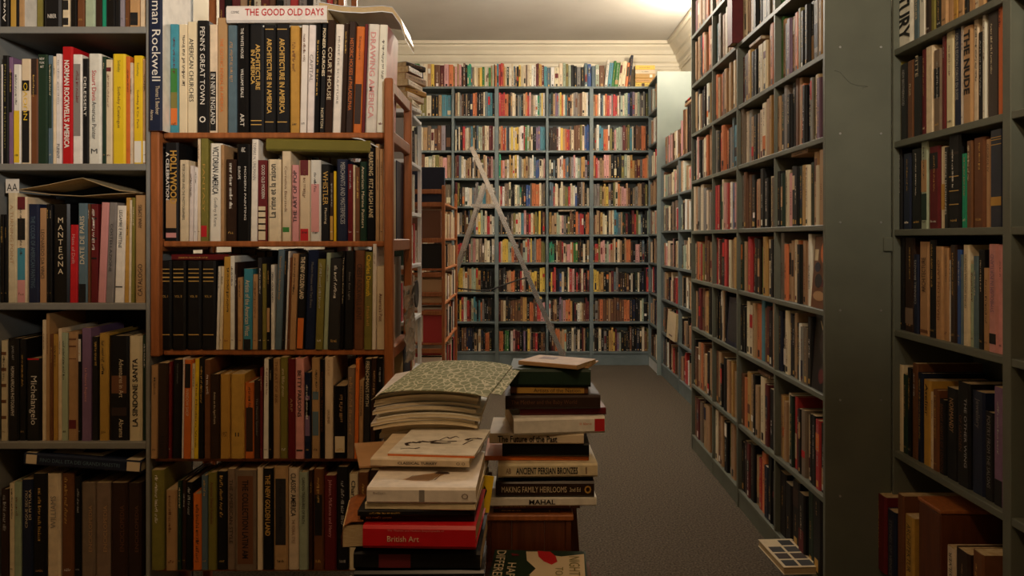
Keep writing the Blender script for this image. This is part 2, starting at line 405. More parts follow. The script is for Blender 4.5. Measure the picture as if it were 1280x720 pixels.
BACK = {
 108: ['', 'cqmGtgnctybRpo', 'mptpdbkeeszccmygcwcgtqbo', 'arromcGcwcstkyccczccwwRRmmRaa', 'swccqiqkkxksu', 'sqbwaggccon'],
 145: ['', 'zzkxcickktaa', 'tcxbkzknookkdcsaak', 'rrrookzcckxsktorpzcweqyw', 'sGtvvqyocabktcxxzbccws', 'totwnscorpxrrcxqcqqunvcqxcxdiG'],
 188: ['', 'ttxckctzcbblk', 'ckckrcczatksqqbccRRw', 'torosncycyycwwrgqickkvvaaa', 'ddddRwytorrzcbbbicuu', 'kzwaaoowikpqqxRbiacdbbboodk'],
 222.6: ['', 'ctRvvvbcqcitpt', 'bRscwtttkwzktzitcRRpq', 'eoptwmmcywsxcmtzwwsuuccp', 'ckskcwwosskzlpwqxmmlk', 'orpttpptkkkkiqcmmbRxoot'],
 257.6: ['', 'kzcxkctkbz', 'RikzwwcsxxqcaattcZ'.replace('Z', 'w'), 'crwzzckkcqeKkuuzooooczz', 'ssrccbcczii'+'rccwuddxtkc', 'xxxitmyxkicotpptbkzxttddik'],
 293: ['', 'kzcxkctkbz', 'qcxkbbniGscyqqcrrcw', 'KzkKKkziccapRrcmiiykb', 'mttqqcpxkibbkovrrkoo', 'bttbmcckCtcaastGGRkkRriqskkq'.replace('C', 'c')],
 328: ['', 'kzcxkctkbz', 'nrrqkpqpczzcckc', 'rcyyyqqoRbkbqqrxysxooii', 'eeekcbbrctppcoggddkckt', 'drrippqqpttckctktoodkppkskk'],
 365: ['', 'kzcxkctkbz', 'RyycczTqqmmkkkkK'.replace('T', 't'), 'dkKKttookkrczkmyykyy', 'kyrrknuckGcrpkrkRcRkR', 'yyymmkktRsxdddkbkckGcknkr'],
 402: ['', 'kzcxkctkbz', 'ckyrwwrRqaakaoxkkdk', 'RtcKKbbbbbmmkoobbrrpp', 'wdbtkvxpoomkRkwctbRR', 'kxbobbtbbbbboonnkKcqkk'],
 439.5: ['', 'kzcxkctkbz', 'odkbbnnnktdcnkook', 'ookggkwpRRkkvkyzkRrkkbb', 'dRboottqKKcxkckRtkG', 'cdkckxkmmyRvqkkKkbkkncbig'.replace('ncbig', 'nkcbi')]}
prev = 60
for y in SHY:
    z = bz(y)
    fill_row(rnd_codes('ctkbwrxzdG', 13), (bx(442), YS + .03), (bx(490), YS + .03), z, '-y', .2, .27, .19)
    for i in range(1, 6):
        codes = BACK[y][i]
        if not codes: continue
        a, b = UPR[i], UPR[i + 1]
        if y == 108 and i == 5: b = 795
        pad = 0 if y == 108 else (2.6 if i in (2, 3, 4) else 2)
        hm = {108: (.22, .275), 145: (.24, .285), 188: (.24, .30)}.get(y, (.205, .28))
        if y == 108 and i == 5:
            fill_row('sqb', (bx(740), YS + .03), (bx(756), YS + .03), z, '-y', .24, .26, .19)
            fill_row('waggcco', (bx(756), YS + .03), (bx(785), YS + .03), z, '-y', .27, .315, .19, lean=6)
            fill_row('n', (bx(785.5), YS + .03), (bx(788.5), YS + .03), z, '-y', .37, .371, .19, lean=6)
            continue
        fill_row(codes, (bx(a + pad), YS + .03), (bx(b - pad), YS + .03), z, '-y', hm[0], hm[1], .19, full=(.93 if y > 360 and i == 2 else 1))
# volumes laid flat on the rows, and the pile of yellow ones at the top right
def flat(cx, y, z, L, th, code, rz=0, yaw=0, d=.16):
    m = Matrix.Translation((cx, y, z + th / 2)) @ Matrix.Rotation(R(rz + yaw), 4, 'Z') @ Matrix.Translation((L / 2, 0, 0)) @ Matrix.Rotation(R(-90), 4, 'Y')
    stuff_book(m, th, d, L, code)
for k, c in enumerate(['y', 'm', 'm', 'c', 'y']): flat(bx(807), YS + .03, bz(108) + k * .05, .225, .049, c)
for x, y, c in ((650, 299, 'c'), (709, 264, 'c'), (766, 227, 't')): flat(bx(x), YS + .04, bz(y) - .03 + .03, .2, .018, c)

# ------------------------------------------------------------------ right-hand tall bookcase beside the aisle
XT = 1.155; TB = [3.056, 3.696, 4.326, 4.915, 5.526]; TZ = [.10, .45, .844, 1.172, 1.502, 1.843, 2.166, 2.503, 2.84, 3.17]
XTB = 1.403
ct = empty('bookcase', (XT, 4.3, 0)); tag(ct, 'tall sage green bookcase along the right of the aisle with screwed end panel', 'bookcase')
lt = lambda b: (b[0] - XT, b[1] - XT, b[2] - 4.3, b[3] - 4.3, b[4], b[5])
ep = bevbox('end_panel', lt((XT - .006, XTB, TB[0] - .002, TB[0] + .02, 0, 3.35)), M['sage'], ct)
bevbox('end_panel', lt((XT, XTB, TB[4] - .02, TB[4], 0, 3.35)), M['sage'], ct)
for i in (1, 2, 3): bevbox('upright', lt((XT - (.003 if i == 2 else -.002), XTB - .012, TB[i] - (.013 if i == 2 else .009), TB[i] + (.013 if i == 2 else .009), 0, 3.35)), M['sage'], ct)
for z in TZ: bevbox('shelf', lt((XT, XTB - .012, TB[0] + .02, TB[4] - .02, z - .022, z)), M['sage'], ct)
bevbox('kickboard', lt((XT + .004, XT + .02, TB[0] + .02, TB[4] - .02, 0, TZ[0] - .023)), M['sage'], ct)
bevbox('back_panel', lt((XTB - .011, XTB, TB[0] + .02, TB[4] - .02, 0, 3.35)), M['sage'], ct)
bevbox('top_board', lt((XT, XTB, TB[0] + .02, TB[4] - .02, 3.328, 3.35)), M['sage'], ct)
def screw(name, x, y, z, parent, off):
    vs = [(x - off[0] + .0045 * math.cos(t * math.pi / 4), y - off[1] + dy, z + .0045 * math.sin(t * math.pi / 4)) for dy in (0, -.0025) for t in range(8)]
    fs = [tuple(range(8, 16))] + [(t, (t + 1) % 8, 8 + (t + 1) % 8, 8 + t) for t in range(8)]
    return mesh_obj(name, vs, fs, M['screw'], parent)
for y in (59, 167, 278, 388, 500, 620):
    for x in (1050, 1101): screw('screw', (x - 655) * 3.054 / 1000, TB[0] - .002, CH + (298 - y) * 3.054 / 1000, ep, (XT, 4.3))
bevbox('clip', lt((1.37, 1.42, TB[0] - .012, TB[0] - .002, 1.40, 1.455)), M['sage'], ct, .003)
tube('scratch', [((x - 655) * 3.053 / 1000 - XT, TB[0] - .002 - 4.3, CH + (298 - y) * 3.053 / 1000) for x, y in ((1043, 88), (1050, 90), (1056, 97), (1063, 104), (1072, 107), (1085, 108), (1078, 110))], .0006, M['black'], ep, 5)
TALL = {   # far bay -> near bay, left to right as seen
 3.17: ['RtttxRt', 'tbxkdtb', 'kdtbcd', 'kdbtk'], 2.84: ['Rtttxobt', 'tbxkdtbxt', 'kdtbcdkt', 'kdbtkbdt'],
 2.503: ['xtbtkottootx', 'asxttctRtkb', 'ccttmkkxckxtk', 'gtbkvtoikbkk'],
 2.166: ['tkxcbkdkwctb', 'otobtmtwcwr', 'Rdbmkkccctom', 'gtkvtoikbkkxmto'],
 1.843: ['kqpkxccotdzk', 'xkoookxsazk', 'zcxtkzcctmt', 'tkxkkbtoknxicvxn'],
 1.502: ['ctxcxcxkt', 'rrkgcprowuptz', 'xbbkkotkkczx', 'kGcpkkGmcGtctb'],
 1.172: ['cRotribbtbk', 'rcRdkrkctmi', 'Gtrrbkdgmckz', 'xxottcokttw'],
 .844: ['tknRbtmkdt', 'dkkkKKctRk', 'kkcctoabRkt', 'nkcnktkwxzk'],
 .45: ['kbtobtkttd', 'btkcktmmtc', 'bomtktkcRkx', 'tmtcGrRkzckkrkG'],
 .10: ['bRzdttbk', 'cbtmkittk', 'kdRktronkk', 'kkkkGkb']}
for z, rows in TALL.items():
    for i in range(4):
        ya, yb = TB[4 - i], TB[3 - i]; ya -= .022 if i == 0 else .012; yb += .022 if i == 3 else .012
        if i == 3 and z == 1.172: yb = 3.262
        if i == 3 and z == .844: yb = 3.255
        if i == 1 and z == .844: yb = 4.635
        hm = (.235, .305) if z not in (.45, .10) else (.25, .32)
        fill_row(rows[i], (XT + .012, ya), (XT + .012, yb), z, '-x', hm[0], hm[1], .2)
for z, y, c in ((2.166 + .27, 4.05, 't'), (1.502 + .302, 3.4, 't'), (.844 + .30, 4.5, 't'), (.45 + .328, 3.9, 'b')):
    flat(XT + .015, y, z, .2, .018, c, rz=-90)

# ------------------------------------------------------------------ right-hand bookcases beyond (recessed) : lower one and tall far one
XM = 1.45
cm_ = empty('bookcase', (XM, 7.2, 0)); tag(cm_, 'waist-up blue-grey bookcase between tall sage unit and pale end panel', 'bookcase')
lm = lambda b: (b[0] - XM, b[1] - XM, b[2] - 7.2, b[3] - 7.2, b[4], b[5])
MZ = [.13, .47, .82, 1.17, 1.53, 1.88, 2.21]
for z in MZ: bevbox('shelf', lm((XM, XR - .01, 5.6, 8.46, z - .022, z)), M['blue'], cm_)
for y in (5.61, 6.4, 7.5, 8.455): bevbox('upright', lm((XM - .003, XR - .012, y - .01, y + .01, 0, 2.209)), M['blue'], cm_)
bevbox('kickboard', lm((XM + .004, XM + .02, 5.62, 8.44, 0, .107)), M['blue'], cm_)
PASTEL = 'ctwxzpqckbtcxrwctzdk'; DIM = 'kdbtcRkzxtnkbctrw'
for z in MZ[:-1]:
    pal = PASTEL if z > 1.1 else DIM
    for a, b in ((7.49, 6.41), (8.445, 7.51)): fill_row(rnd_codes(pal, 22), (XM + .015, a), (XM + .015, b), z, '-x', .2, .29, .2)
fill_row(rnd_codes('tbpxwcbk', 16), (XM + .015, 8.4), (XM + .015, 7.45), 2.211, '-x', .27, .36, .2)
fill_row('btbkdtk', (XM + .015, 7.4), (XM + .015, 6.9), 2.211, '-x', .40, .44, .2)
flat(XM + .02, 7.15, 2.211 + .441, .34, .03, 't', rz=-90)
flat(XM + .02, 7.15, 2.211 + .472, .3, .02, 'k', rz=-90)
cf = empty('bookcase', (XM - .03, 8.8, 0)); tag(cf, 'narrow bookcase with lightened blue-grey end panel in the far right corner', 'bookcase')
lf = lambda b: (b[0] - XM + .03, b[1] - XM + .03, b[2] - 8.8, b[3] - 8.8, b[4], b[5])
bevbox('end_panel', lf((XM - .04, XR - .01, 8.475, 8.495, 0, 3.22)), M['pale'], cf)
for z in [.13, .5, .85, 1.18, 1.5, 1.82, 2.14, 2.5, 2.86]: 
    bevbox('shelf', lf((XM - .03, XR - .01, 8.496, 9.12, z - .022, z)), M['blue'], cf)
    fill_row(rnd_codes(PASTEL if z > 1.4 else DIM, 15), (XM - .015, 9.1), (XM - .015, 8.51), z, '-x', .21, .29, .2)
bevbox('upright', lf((XM - .03, XR - .01, 9.121, 9.136, 0, 3.2)), M['blue'], cf)
bevbox('kickboard', lf((XM - .026, XM - .012, 8.5, 9.12, 0, .107)), M['whitemetal'], cf)
bevbox('top_board', lf((XM - .03, XR - .01, 8.496, 9.12, 3.18, 3.2)), M['blue'], cf)
# the uplight that stands on the lower bookcase (its bulb is behind the tall unit)
lp = empty('clip_lamp', (1.75, 7.43, 2.2105)); tag(lp, 'small uplighter on top of the lower right bookcase', 'lamp')
tube('stem', [(0, 0, .012), (0, 0, 1.03)], .012, M['black'], lp)
bevbox('base', (-.07, .07, -.07, .07, 0, .014), M['black'], lp, .004)
bm = bmesh.new(); bmesh.ops.create_cone(bm, cap_ends=False, segments=20, radius1=.04, radius2=.1, depth=.12); bmesh.ops.translate(bm, verts=bm.verts, vec=(0, 0, 1.06))
me = bpy.data.meshes.new('shade'); bm.to_mesh(me); bm.free(); me.materials.append(M['whitemetal']); link(bpy.data.objects.new('shade', me), lp)

for nm, (px_, py_, pz_), lb in (('pendant_lamp', (.3, 6.2, 3.36), 'bare bulb pendant hanging over the far aisle'), ('pendant_lamp', (-.05, .45, 3.1), 'bare bulb pendant added for the fill light near the front')):  # the front pendant is made up, a body for the added fill lamp
    pe = empty(nm, (px_, py_, ZC)); tag(pe, lb, 'lamp', 'pendant bulbs')
    tube('cord', [(0, 0, -.01), (0, 0, pz_ - ZC + .17)], .004, M['black'], pe); tube('ceiling_rose', [(0, 0, 0), (0, 0, -.03)], .04, M['whitemetal'], pe, 14); tube('lamp_holder', [(0, 0, pz_ - ZC + .17), (0, 0, pz_ - ZC + .125)], .018, M['black'], pe, 12)
# ------------------------------------------------------------------ near right bookcase
XN = 1.405; NZ = [.19, .645, 1.104, 1.484, 1.817, 2.166, 2.52]
cn = empty('bookcase', (XN, 2.3, 0)); tag(cn, 'dark sage bookcase nearest on the right, behind the screwed end panel', 'bookcase')
ln_ = lambda b: (b[0] - XN, b[1] - XN, b[2] - 2.3, b[3] - 2.3, b[4], b[5])
for z in NZ: bevbox('shelf', ln_((XN, XN + .3, 1.62, 3.05, z - .024, z)), M['sage'], cn)
for y in (1.62, 2.325, 3.043): bevbox('upright', ln_((XN - .003, XN + .3, y - (.02 if y < 3 else .008), y + (.02 if y < 3 else .007), 0, 2.7)), M['sage'], cn)
bevbox('back_panel', ln_((XN + .301, XN + .315, 1.62, 3.05, 0, 2.7)), M['sage'], cn)

# ------------------------------------------------------------------ grey bookcase at the left
YG = 2.35
def gx(x): return (x - 655) * YG / 1000
def gz(y): return CH + (298 - y) * YG / 1000
GB = [33, 204.5, 379, 553, 727]
cg = empty('bookcase', (gx(90), YG, 0)); tag(cg, 'grey painted bookcase at the left edge with art books', 'bookcase')
lg = lambda b: (b[0] - gx(90), b[1] - gx(90), b[2] - YG, b[3] - YG, b[4], b[5])
for y in GB + [900]:
    z = gz(y); bevbox('shelf', lg((gx(-12), gx(182.4), YG, YG + .3, z - .02, z)), M['greypaint'], cg)
bevbox('side_panel', lg((gx(182.5), gx(187), YG - .002, YG + .3, 0, 2.5)), M['greypaint'], cg)
bevbox('side_panel', lg((gx(-17), gx(-12.1), YG - .002, YG + .3, 0, 2.5)), M['greypaint'], cg)
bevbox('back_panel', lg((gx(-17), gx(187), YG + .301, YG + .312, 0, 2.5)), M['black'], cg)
bevbox('top_board', lg((gx(-12), gx(182.4), YG, YG + .3, 2.48, 2.5)), M['greypaint'], cg)

# ------------------------------------------------------------------ oak folding bookcases: open ladder sides
def oak_case(x0, x1, y0, y1, shelves, top, rails, label, post=.026, rec=.004, split=None):
    c = empty('folding_bookcase', ((x0 + x1) / 2, y0, 0)); tag(c, label, 'bookcase', 'oak folding bookcases')
    lx = lambda b: (b[0] - (x0 + x1) / 2, b[1] - (x0 + x1) / 2, b[2] - y0, b[3] - y0, b[4], b[5])
    for xs in ((x0, x0 + post), (x1 - post, x1)):
        if split and xs[0] == x0:      # lower half of the left leg stands further back, behind the jutting books
            bevbox('post', lx((*xs, y0, y0 + .03, split, top)), M['oak'], c, .004); bevbox('post', lx((*xs, y0 + .20, y0 + .225, 0, split)), M['oak'], c, .003)
        else: bevbox('post', lx((*xs, y0, y0 + .03, 0, top)), M['oak'], c, .004)
        bevbox('post', lx((*xs, y1 - .03, y1, 0, top - .005)), M['oak'], c, .004)
        for z in rails:
            if split and xs[0] == x0 and z < split: continue
            bevbox('side_rail', lx((xs[0] + .003, xs[1] - .003, y0 + .03, y1 - .03, z, z + .036)), M['oak'], c, .003)
    for z in shelves: bevbox('shelf', lx((x0 + (post if not split or z > split else .001), x1 - post, y0 + rec, y1 - .004, z - .017, z)), M['oak'], c, .003)
    return c
YW = 2.35
WB = [164, 301.5, 438.5, 573, 712]
wz = [gz(y) for y in WB]
oak_case(gx(187.4), gx(491), YW, YW + .41, wz + [.15], gz(97), [gz(97) - .04] + [z - .03 for z in wz] + [.12], 'oak folding bookcase with open ladder sides crammed with art books', rec=.028, split=wz[2] - .018)
# second oak case behind it and a slim one further down the aisle
oak_case(-1.40, -.80, 3.55, 3.85, [.2, .62, 1.04, 1.46, 1.88, 2.3, 2.62], 2.9, [.3, 1.0, 1.8, 2.6], 'tall oak bookcase half hidden behind the crammed oak bookcase')
for z in (1.46, 1.88, 2.3, 2.62): fill_row(rnd_codes('ctkwrbxkR', 17), (-1.37, 3.58), (-.83, 3.58), z, '-y', .22, .29, .2)
for i, z in enumerate(wz[1:4]):     # books on the rear side of the front oak case
    m0 = Matrix.Translation((0, 0, 0))
    x = gx(205)
    while x < gx(474):
        wd = random.uniform(.018, .045); h = random.uniform(.25, .305)
        stuff_book(Matrix.Translation((x + wd / 2, YW + .405, z)) @ Matrix.Rotation(R(180), 4, 'Z'), wd, .17, h, random.choice('wckbtxrdn')); x += wd
SX0, SX1, SY0, SY1 = -.86, -.55, 5.56, 6.6
sl = [.03, .38, .72, 1.0, 1.24, 1.45, 1.70]
oak_case(SX0, SX1, SY0, SY1, [], 1.82, [], 'slim oak case with open rungs standing by the stepladder', post=.022)
so = [o for o in bpy.data.objects if o.name.startswith('folding_bookcase')][-1]
for z in (.30, .68, .945, 1.075, 1.21, 1.45, 1.70, 1.79):
    bevbox('end_rail', (SX0 + .022 - (SX0 + SX1) / 2, SX1 - .022 - (SX0 + SX1) / 2, .003, .025, z - .03, z + .002), M['oak'], so, .003)
for z in sl: bevbox('shelf', (SX0 + .002 - (SX0 + SX1) / 2, SX1 - .002 - (SX0 + SX1) / 2, .031, SY1 - SY0 - .031, z - .016, z), M['oak'], so, .003)
for z, c in zip(sl[:-1], ('kbrwckdtwr', 'wkrtcwkdrb', 'rwkctoRkwt', 'ttkmctbwkc', 'kttctkttct', 'btctcttktc')):
    hh = min(.29, (sl[sl.index(z) + 1] - z) - .04)
    fill_row(c * 2, (SX1 - .012, SY0 + .034), (SX1 - .012, SY1 - .05), z, '+x', hh * .8, hh, .24)
# white metal rack between
WX = -.55
cw = empty('metal_rack', (WX, 4.1, 0)); tag(cw, 'narrow white metal bookshelf behind the oak ladder side', 'bookcase')
for z in (.05, .38, .78, 1.05, 1.32, 1.58, 1.83, 2.07): bevbox('shelf', (-.26, 0, -.28, .20, z - .018, z), M['whitemetal'], cw, .002)
for y in (-.28, .19):
    for x in (-.26, -.02): bevbox('post', (x, x + .02, y - .008, y + .01, 0, 2.075), M['whitemetal'], cw, .002)
bevbox('back_panel', (-.268, -.261, -.28, .2, 0, 2.07), M['whitemetal'], cw, 0)
for z in (.38, .78, 1.05, 1.32, 1.58, 1.83): fill_row(rnd_codes('wcsxkwlGcrdw', 13), (WX - .02, 3.84), (WX - .02, 4.27), z, '+x', .17, .215, .18)

# ------------------------------------------------------------------ individually built books: grey bookcase
PO = 'art books in the grey bookcase'
px_row('''
0 10 -95 k // Avedon|w|u|-20|27|.4
11 18 -80 m
19 22 -70 k
22 29 -85 t/w
44 52.5 -75 i 0 .05
53 75 -95 k // NBER|w|h|17|22|.5
77 86 -70 c // #|k|0|12 // #|k|22|31
86.5 94 -90 k
95 104 -80 b
104.5 117.5 -85 q
118 126 -80 d
126.5 131 -95 e
131.5 143 -85 k
143.5 149 -90 k
149.5 155 -75 l
155.5 160 -80 b
160 173 -70 t // #|k|15|31
174 182 -85 c
''', Y=YG + .018, basez=gz(33), where='top shelf of grey bookcase', group=PO)
px_row('''
0 2 80 w
2.2 9.5 69 k // Philippe Halsman|i|d|80|185|.35
9.8 14.6 71 v // #|k|90|140
15 24 80 w // #|y|138|203
24.4 36.8 73 c // #|k|138|203 // #|k|100|113 // NUOVO|y|u|103|150|.4
37 46 73 b // #|d|73|118
46.3 59 68 G // NEW|w|h|72|75|.5 // YORK|w|h|77|80|.5 // ART|w|h|82|85|.4
59.5 64.8 69 s // #|G|80|160
65 69 70 c
69.3 76 67 w // FUNNY|K|d|180|198|.5 // in the garden|x|d|75|130|.3
76.3 90 58 r/r // NORMAN ROCKWELL'S AMERICA|w|d|75|185|.5|0|.03
90.4 102 68 w // #|x|80|170
102.4 109.6 73 k // DELESSERT|w|d|96|145|.45
110 126 67 w // Stuart Davis|r|d|88|126|.35 // American Painter|K|d|127|174|.35 // M|k|h|186|192|.5
126.4 131 70 G
131.4 139 74 c // #|R|84|89
139.4 156 67 y // Sotheby|i|d|75|90|.3 // Sotheby Catalogue|b|d|108|160|.3
156.4 161.6 70 o
161.8 165 78 c
165.3 177 69 y // Sotheby|i|d|78|95|.3 // Sotheby & Co. Paris|b|d|112|160|.3 // #|w|176|203
177.3 182 73 t // #|w|176|203
''', Y=YG + .018, basez=gz(204.5), where='second shelf of grey bookcase', group=PO)
px_row('''
0 4 268 k
4.2 8 268 k
8.3 20 241 c // A TURNING POINT|t|d|256|330|.35
20.3 33 246 c // #|a|310|350 // #|p|350|378 // #|k|273|300 // #|R|246|262
34 47.6 255 n // THE COLOR OF AMERICAN PAINTING|s|d|270|360|.4
48 57 260 t // LEONARDO DA VINCI|d|d|287|348|.5
57.3 60.5 255 k
60.7 64 256 k
64.3 86 255 k // MANTEGNA|c|s|272|345|.38
86.3 96 281 r .6 // Hans of Delft|p|d|293|330|.42
97 108.6 254 s // DATE DE PARIS|c|u|270|330|.5 // #|k|355|378
109 111.8 255 b
112 121 255 R // #|k|272|274 // #|k|297|299 // #|k|322|324
121.3 131 253 p 2.2
131.3 141 253 x 2.2 // COSTELLAZIONE|K|d|280|340|.35
142 153.6 257 w 1.6 // LEGAMBE E PRITTINE|k|d|263|310|.35 // #|K|358|359.5
154 159.6 247 m 1
160 163 250 c .6
163.3 167 247 i .6
168 182 244 t // ANNA SOMERS|d|u|256|285|.35 // CATALOGO|d|u|330|370|.4
''', Y=YG + .018, basez=gz(379), where='third shelf of grey bookcase', group=PO)
px_row('''
0 8 426 c // #|b|440|444 // #|b|460|464 // #|b|480|484 // #|b|500|504 // #|b|520|524
9 23 423 k // HUMAN AFRICAN PHOTOGRAPHY|w|d|458|520|.3 // JAMES ART|S|d|432|450|.25
23.4 31 424 k
31.3 51 448 k // Michelangelo|w|d|470|531|.5 // #|r|448|450
52 56.6 400 c
57 61 392 t
61.3 65 418 b
65.3 71 418 m
71.5 76 411 c
76.3 84 416 q
84.4 96.5 415 t // #|R|525|536 // #|b|423|425 // #|b|432|434 // #|b|448|449
97 101 418 k // #|w|424|452
101.4 113 410 v // Le Nature Regence|p|d|460|502|.35
114 122 421 k
123 134.6 417 m
135 160.6 420 k // Adventures in Art|c|d|449|497|.22|.12 // Abrams|c|d|524|547|.22|.12 // #|b|470|492 // #|d|510|520
161 177 420 c // LA SINDONE SANTA|k|u|448|533|.42|0|.02
177.4 182 419 G
''', Y=YG + .018, basez=gz(553), where='fourth shelf of grey bookcase', group=PO)
px_row('''
0 9.6 612 d
10 16 605 c
16.3 25 603 q
25.4 40 600 n // CINQUE SECOLI|c|u|614|660|.25 // DI PITTURA|c|u|612|650|.22|.3
40.4 58 592 k
58.4 75 592 c // WILLIAMS|x|u|620|660|.4
75.4 91 592 b
91.4 100 596 k
100.4 118 604 z // ENCICLOPEDIA|t|u|632|690|.25|.2
118.4 137 604 z // ENCICLOPEDIA|t|u|632|690|.25|.2
137.4 158.6 604 d // ENCICLOPEDIA|b|u|632|690|.25|.2
159 176 604 d // ENCICLOPEDIA|b|u|632|690|.25|.2
''', Y=YG + .018, basez=gz(727), where='lowest shelf of grey bookcase', group=PO)

# ------------------------------------------------------------------ individually built books: front oak bookcase
PW = 'art books in the front oak bookcase'; YF = YW + .03
px_row('''
184 202 -52 n/w 0 -.047 // Norman Rockwell|w|d|-30|101|.6|.1 // Thomas S. Buechner|c|d|107|143|.28|.2 // Abrams|c|d|137|150|.2|-.2
211 222 29.5 a // #|g|85|115 // #|i|115|135 // #|o|135|156
222.4 233 30 c
233.4 244.6 27 c // AMERICAN CHURCHES|K|d|48|127|.5
245 260 25 k // PENN'S GREAT TOWN|w|d|33|130|.42 // O|w|h|145|153|.55|0|.02
260.4 270.5 30 c // #|k|89|163 // IN NEW ENGLAND|w|d|92|155|.55
271 283 22 t // THE GOTHIC REVIVAL IN AMERICA|o|d|48|140|.35
283.4 295 31 s
295.3 310 28 k // THE WHITE HOUSE|w|d|35|73|.25 // WILLIAM SEALE|w|d|86|122|.25 // ART|w|d|142|158|.35
310.3 329 29 k // ARCHITECTURE|A|d|55|112|.3|.12|.02 // IN AMERICA|A|d|62|105|.28|-.22|.02 // #|A|150|151 // #|A|155|156
329.4 344 31 k // ARCHITECTURE IN AMERICA|A|d|48|142|.42|0|.02 // #|A|152|153 // #|A|36|37
344.4 361 30 k // ARCHITECTURE IN AMERICA|A|d|48|142|.4|0|.02 // #|A|152|153 // #|A|36|37
362 373.5 32 m
374 382 31 w 1.2
383 391.6 31 w 1.2 // CAPITAL|x|d|68|102|.5
392 398.2 30 k 1.4 // South Street|A|d|50|120|.35
398.6 404.8 28 k 1.6 // PIONEER CHURCHES|c|d|35|95|.6|0|.02 // NORTON|c|d|135|160|.55
405.2 414.2 25 d 1.8 // COURT HOUSE|c|d|59|125|.55
414.6 425 30 w 1.9 // MUSEE DE SCULPTURE|x|d|45|130|.25
425.3 431.2 29 d 2
431.6 440.3 27 d 2 // HISTORIC HOUSES of PHILADELPHIA|o|d|48|138|.5
440.6 451.4 33 o 2 // #|d|105|155 // Seaport|d|d|45|75|.3
451.7 455.2 30 R 2
455.6 469.6 30 w 1.9 // DRAWING AMERICA|p|d|40|148|.5|0|.02
470 480.5 31 w/p 1.8
''', Y=YF, basez=wz[0], where='top shelf of front oak bookcase', group=PW, depth=.2)
px_row('''
204.5 222 178 k // HOLLYWOOD|m|d|188|255|.5|.18|.03 // A CELEBRATION|w|d|190|250|.24|-.25|.02 // #|t|250|285 // #|p|291|297
224 235 200 c // PETER DREYER AND THE PHOTOGRAPHERS|K|d|205|275|.3
236 240.6 207 w .8
241 245.4 209 w .8
246 249.6 173 c
250 259.6 173 i // FANTASY|m|d|205|265|.3 // #|r|282|296
260 275.5 179 w .6 // VICTORIAN AMERICA|K|d|183|243|.5|0|.01 // Geoffrey & Karin|x|d|247|283|.35
276 280 181 t
282 294.5 199 d
295 312 180 k // MODERN PAINTING|w|d|208|275|.15|.15 // EUROPE|w|d|208|224|.18|-.3 // ABC|w|h|184|190|.3
312.4 320.6 174 w .8 // TOMAS N. UHLMANN|x|d|178|225|.45
321 333 200 R // GOOD OLD MODERN|w|d|206|248|.35|.15 // #|c|258|300 // #|r|263|265 // #|r|271|273 // #|r|279|281 // #|r|287|289
334 350.4 199 c // La rime et la raison|K|u|205|272|.5|-.1|.01
352 363 189 c // Cornelius Bierstadt|b|d|208|265|.3 // #|g|284|290
364 372.6 206 p // THE ART OF POP|k|u|213|278|.55|0|.01
373 386.6 200 c // #|R|200|219 // #|r|286|301
387 400.6 200 w // #|p|230|290
401 411.8 205 k // WHISTLER|A|d|214|256|.6 // Fleming|c|d|260|280|.35
412 416.6 216 d // #|m|270|300
417 420 214 y
420.4 434 199 n // MERCHANTS AND MASTERPIECES|S|d|203|280|.42|.1
434.3 440.6 205 R
441 443.4 206 c
443.7 449 209 b
449.4 458 202 G // American Marine Painters|c|d|208|285|.4
458.4 469 185 k // REARDING  FITZ HUGH LANE|P|d|190|272|.5
469.3 474 180 t
474.3 479 186 t
''', Y=YF, basez=wz[1], where='second shelf of front oak bookcase', group=PW, depth=.2)
VOL = ' // #|A|336|337 // #|A|341|342 // #|A|346|347.5 // #|A|351|352 // VOL. %s|A|h|369|372|.5 // #|A|418|419'
px_row('''
197 213.6 326 k%s
214.2 231.8 326 k%s
232.4 250.6 326 k%s
251.2 269 326 k%s
270 273 333 w 1.5
273.4 277 333 c 1.5
277.4 286.6 321 m .8
287 292.6 320 w
293 296 328 d
296.4 302.6 347 t
303 314.6 336 a .6 // Artists of the American West|c|d|350|420|.5|0|.005 // #|k|424|438
315 321.6 343 t .5
322 327 322 K
327.4 332.6 330 i
333 337.4 329 k // #|t|385|415
338 342.6 331 w // OPERA HOUSE NORTH|k|d|340|378|.5
343 351.6 312 s 2 // Twentieth Century American Design|m|d|320|375|.4|-.1
352 355 313 k 2
355.3 357.6 314 w 2
358 361 322 b 2
361.3 368.6 317 t 2
369 379 318 k 2.2 // THE NEW GOLDEN LAND|c|d|321|374|.55|0|.02 // #|o|398|436
379.4 393 313 n 2.2 // Modern Houses with Two Rivers|x|d|328|385|.22
393.6 403 324 i 1.8
403.4 408.6 316 q 2
409 424 323 K 1.8
424.4 428.6 314 k 1.4 // The Algonquin Round Table|c|d|322|380|.4
429 441 314 k 1 // Silver Exit Light|x|d|340|375|.25
441.4 454 313 b .8 // CREST ROCKWELL KENT|d|d|330|400|.5
454.4 464.4 315 i .8 // Charles Demuth|y|d|319|370|.55|0|.01 // Haskell|m|d|383|407|.35
464.8 469.4 305 w .5
470 481.5 333 c // America's Past|R|d|367|402|.4
''' % (VOL % 'I', VOL % 'II', VOL % 'III', VOL % 'IV'), Y=YW + .022, basez=wz[2], where='third shelf of front oak bookcase', group=PW, depth=.2)
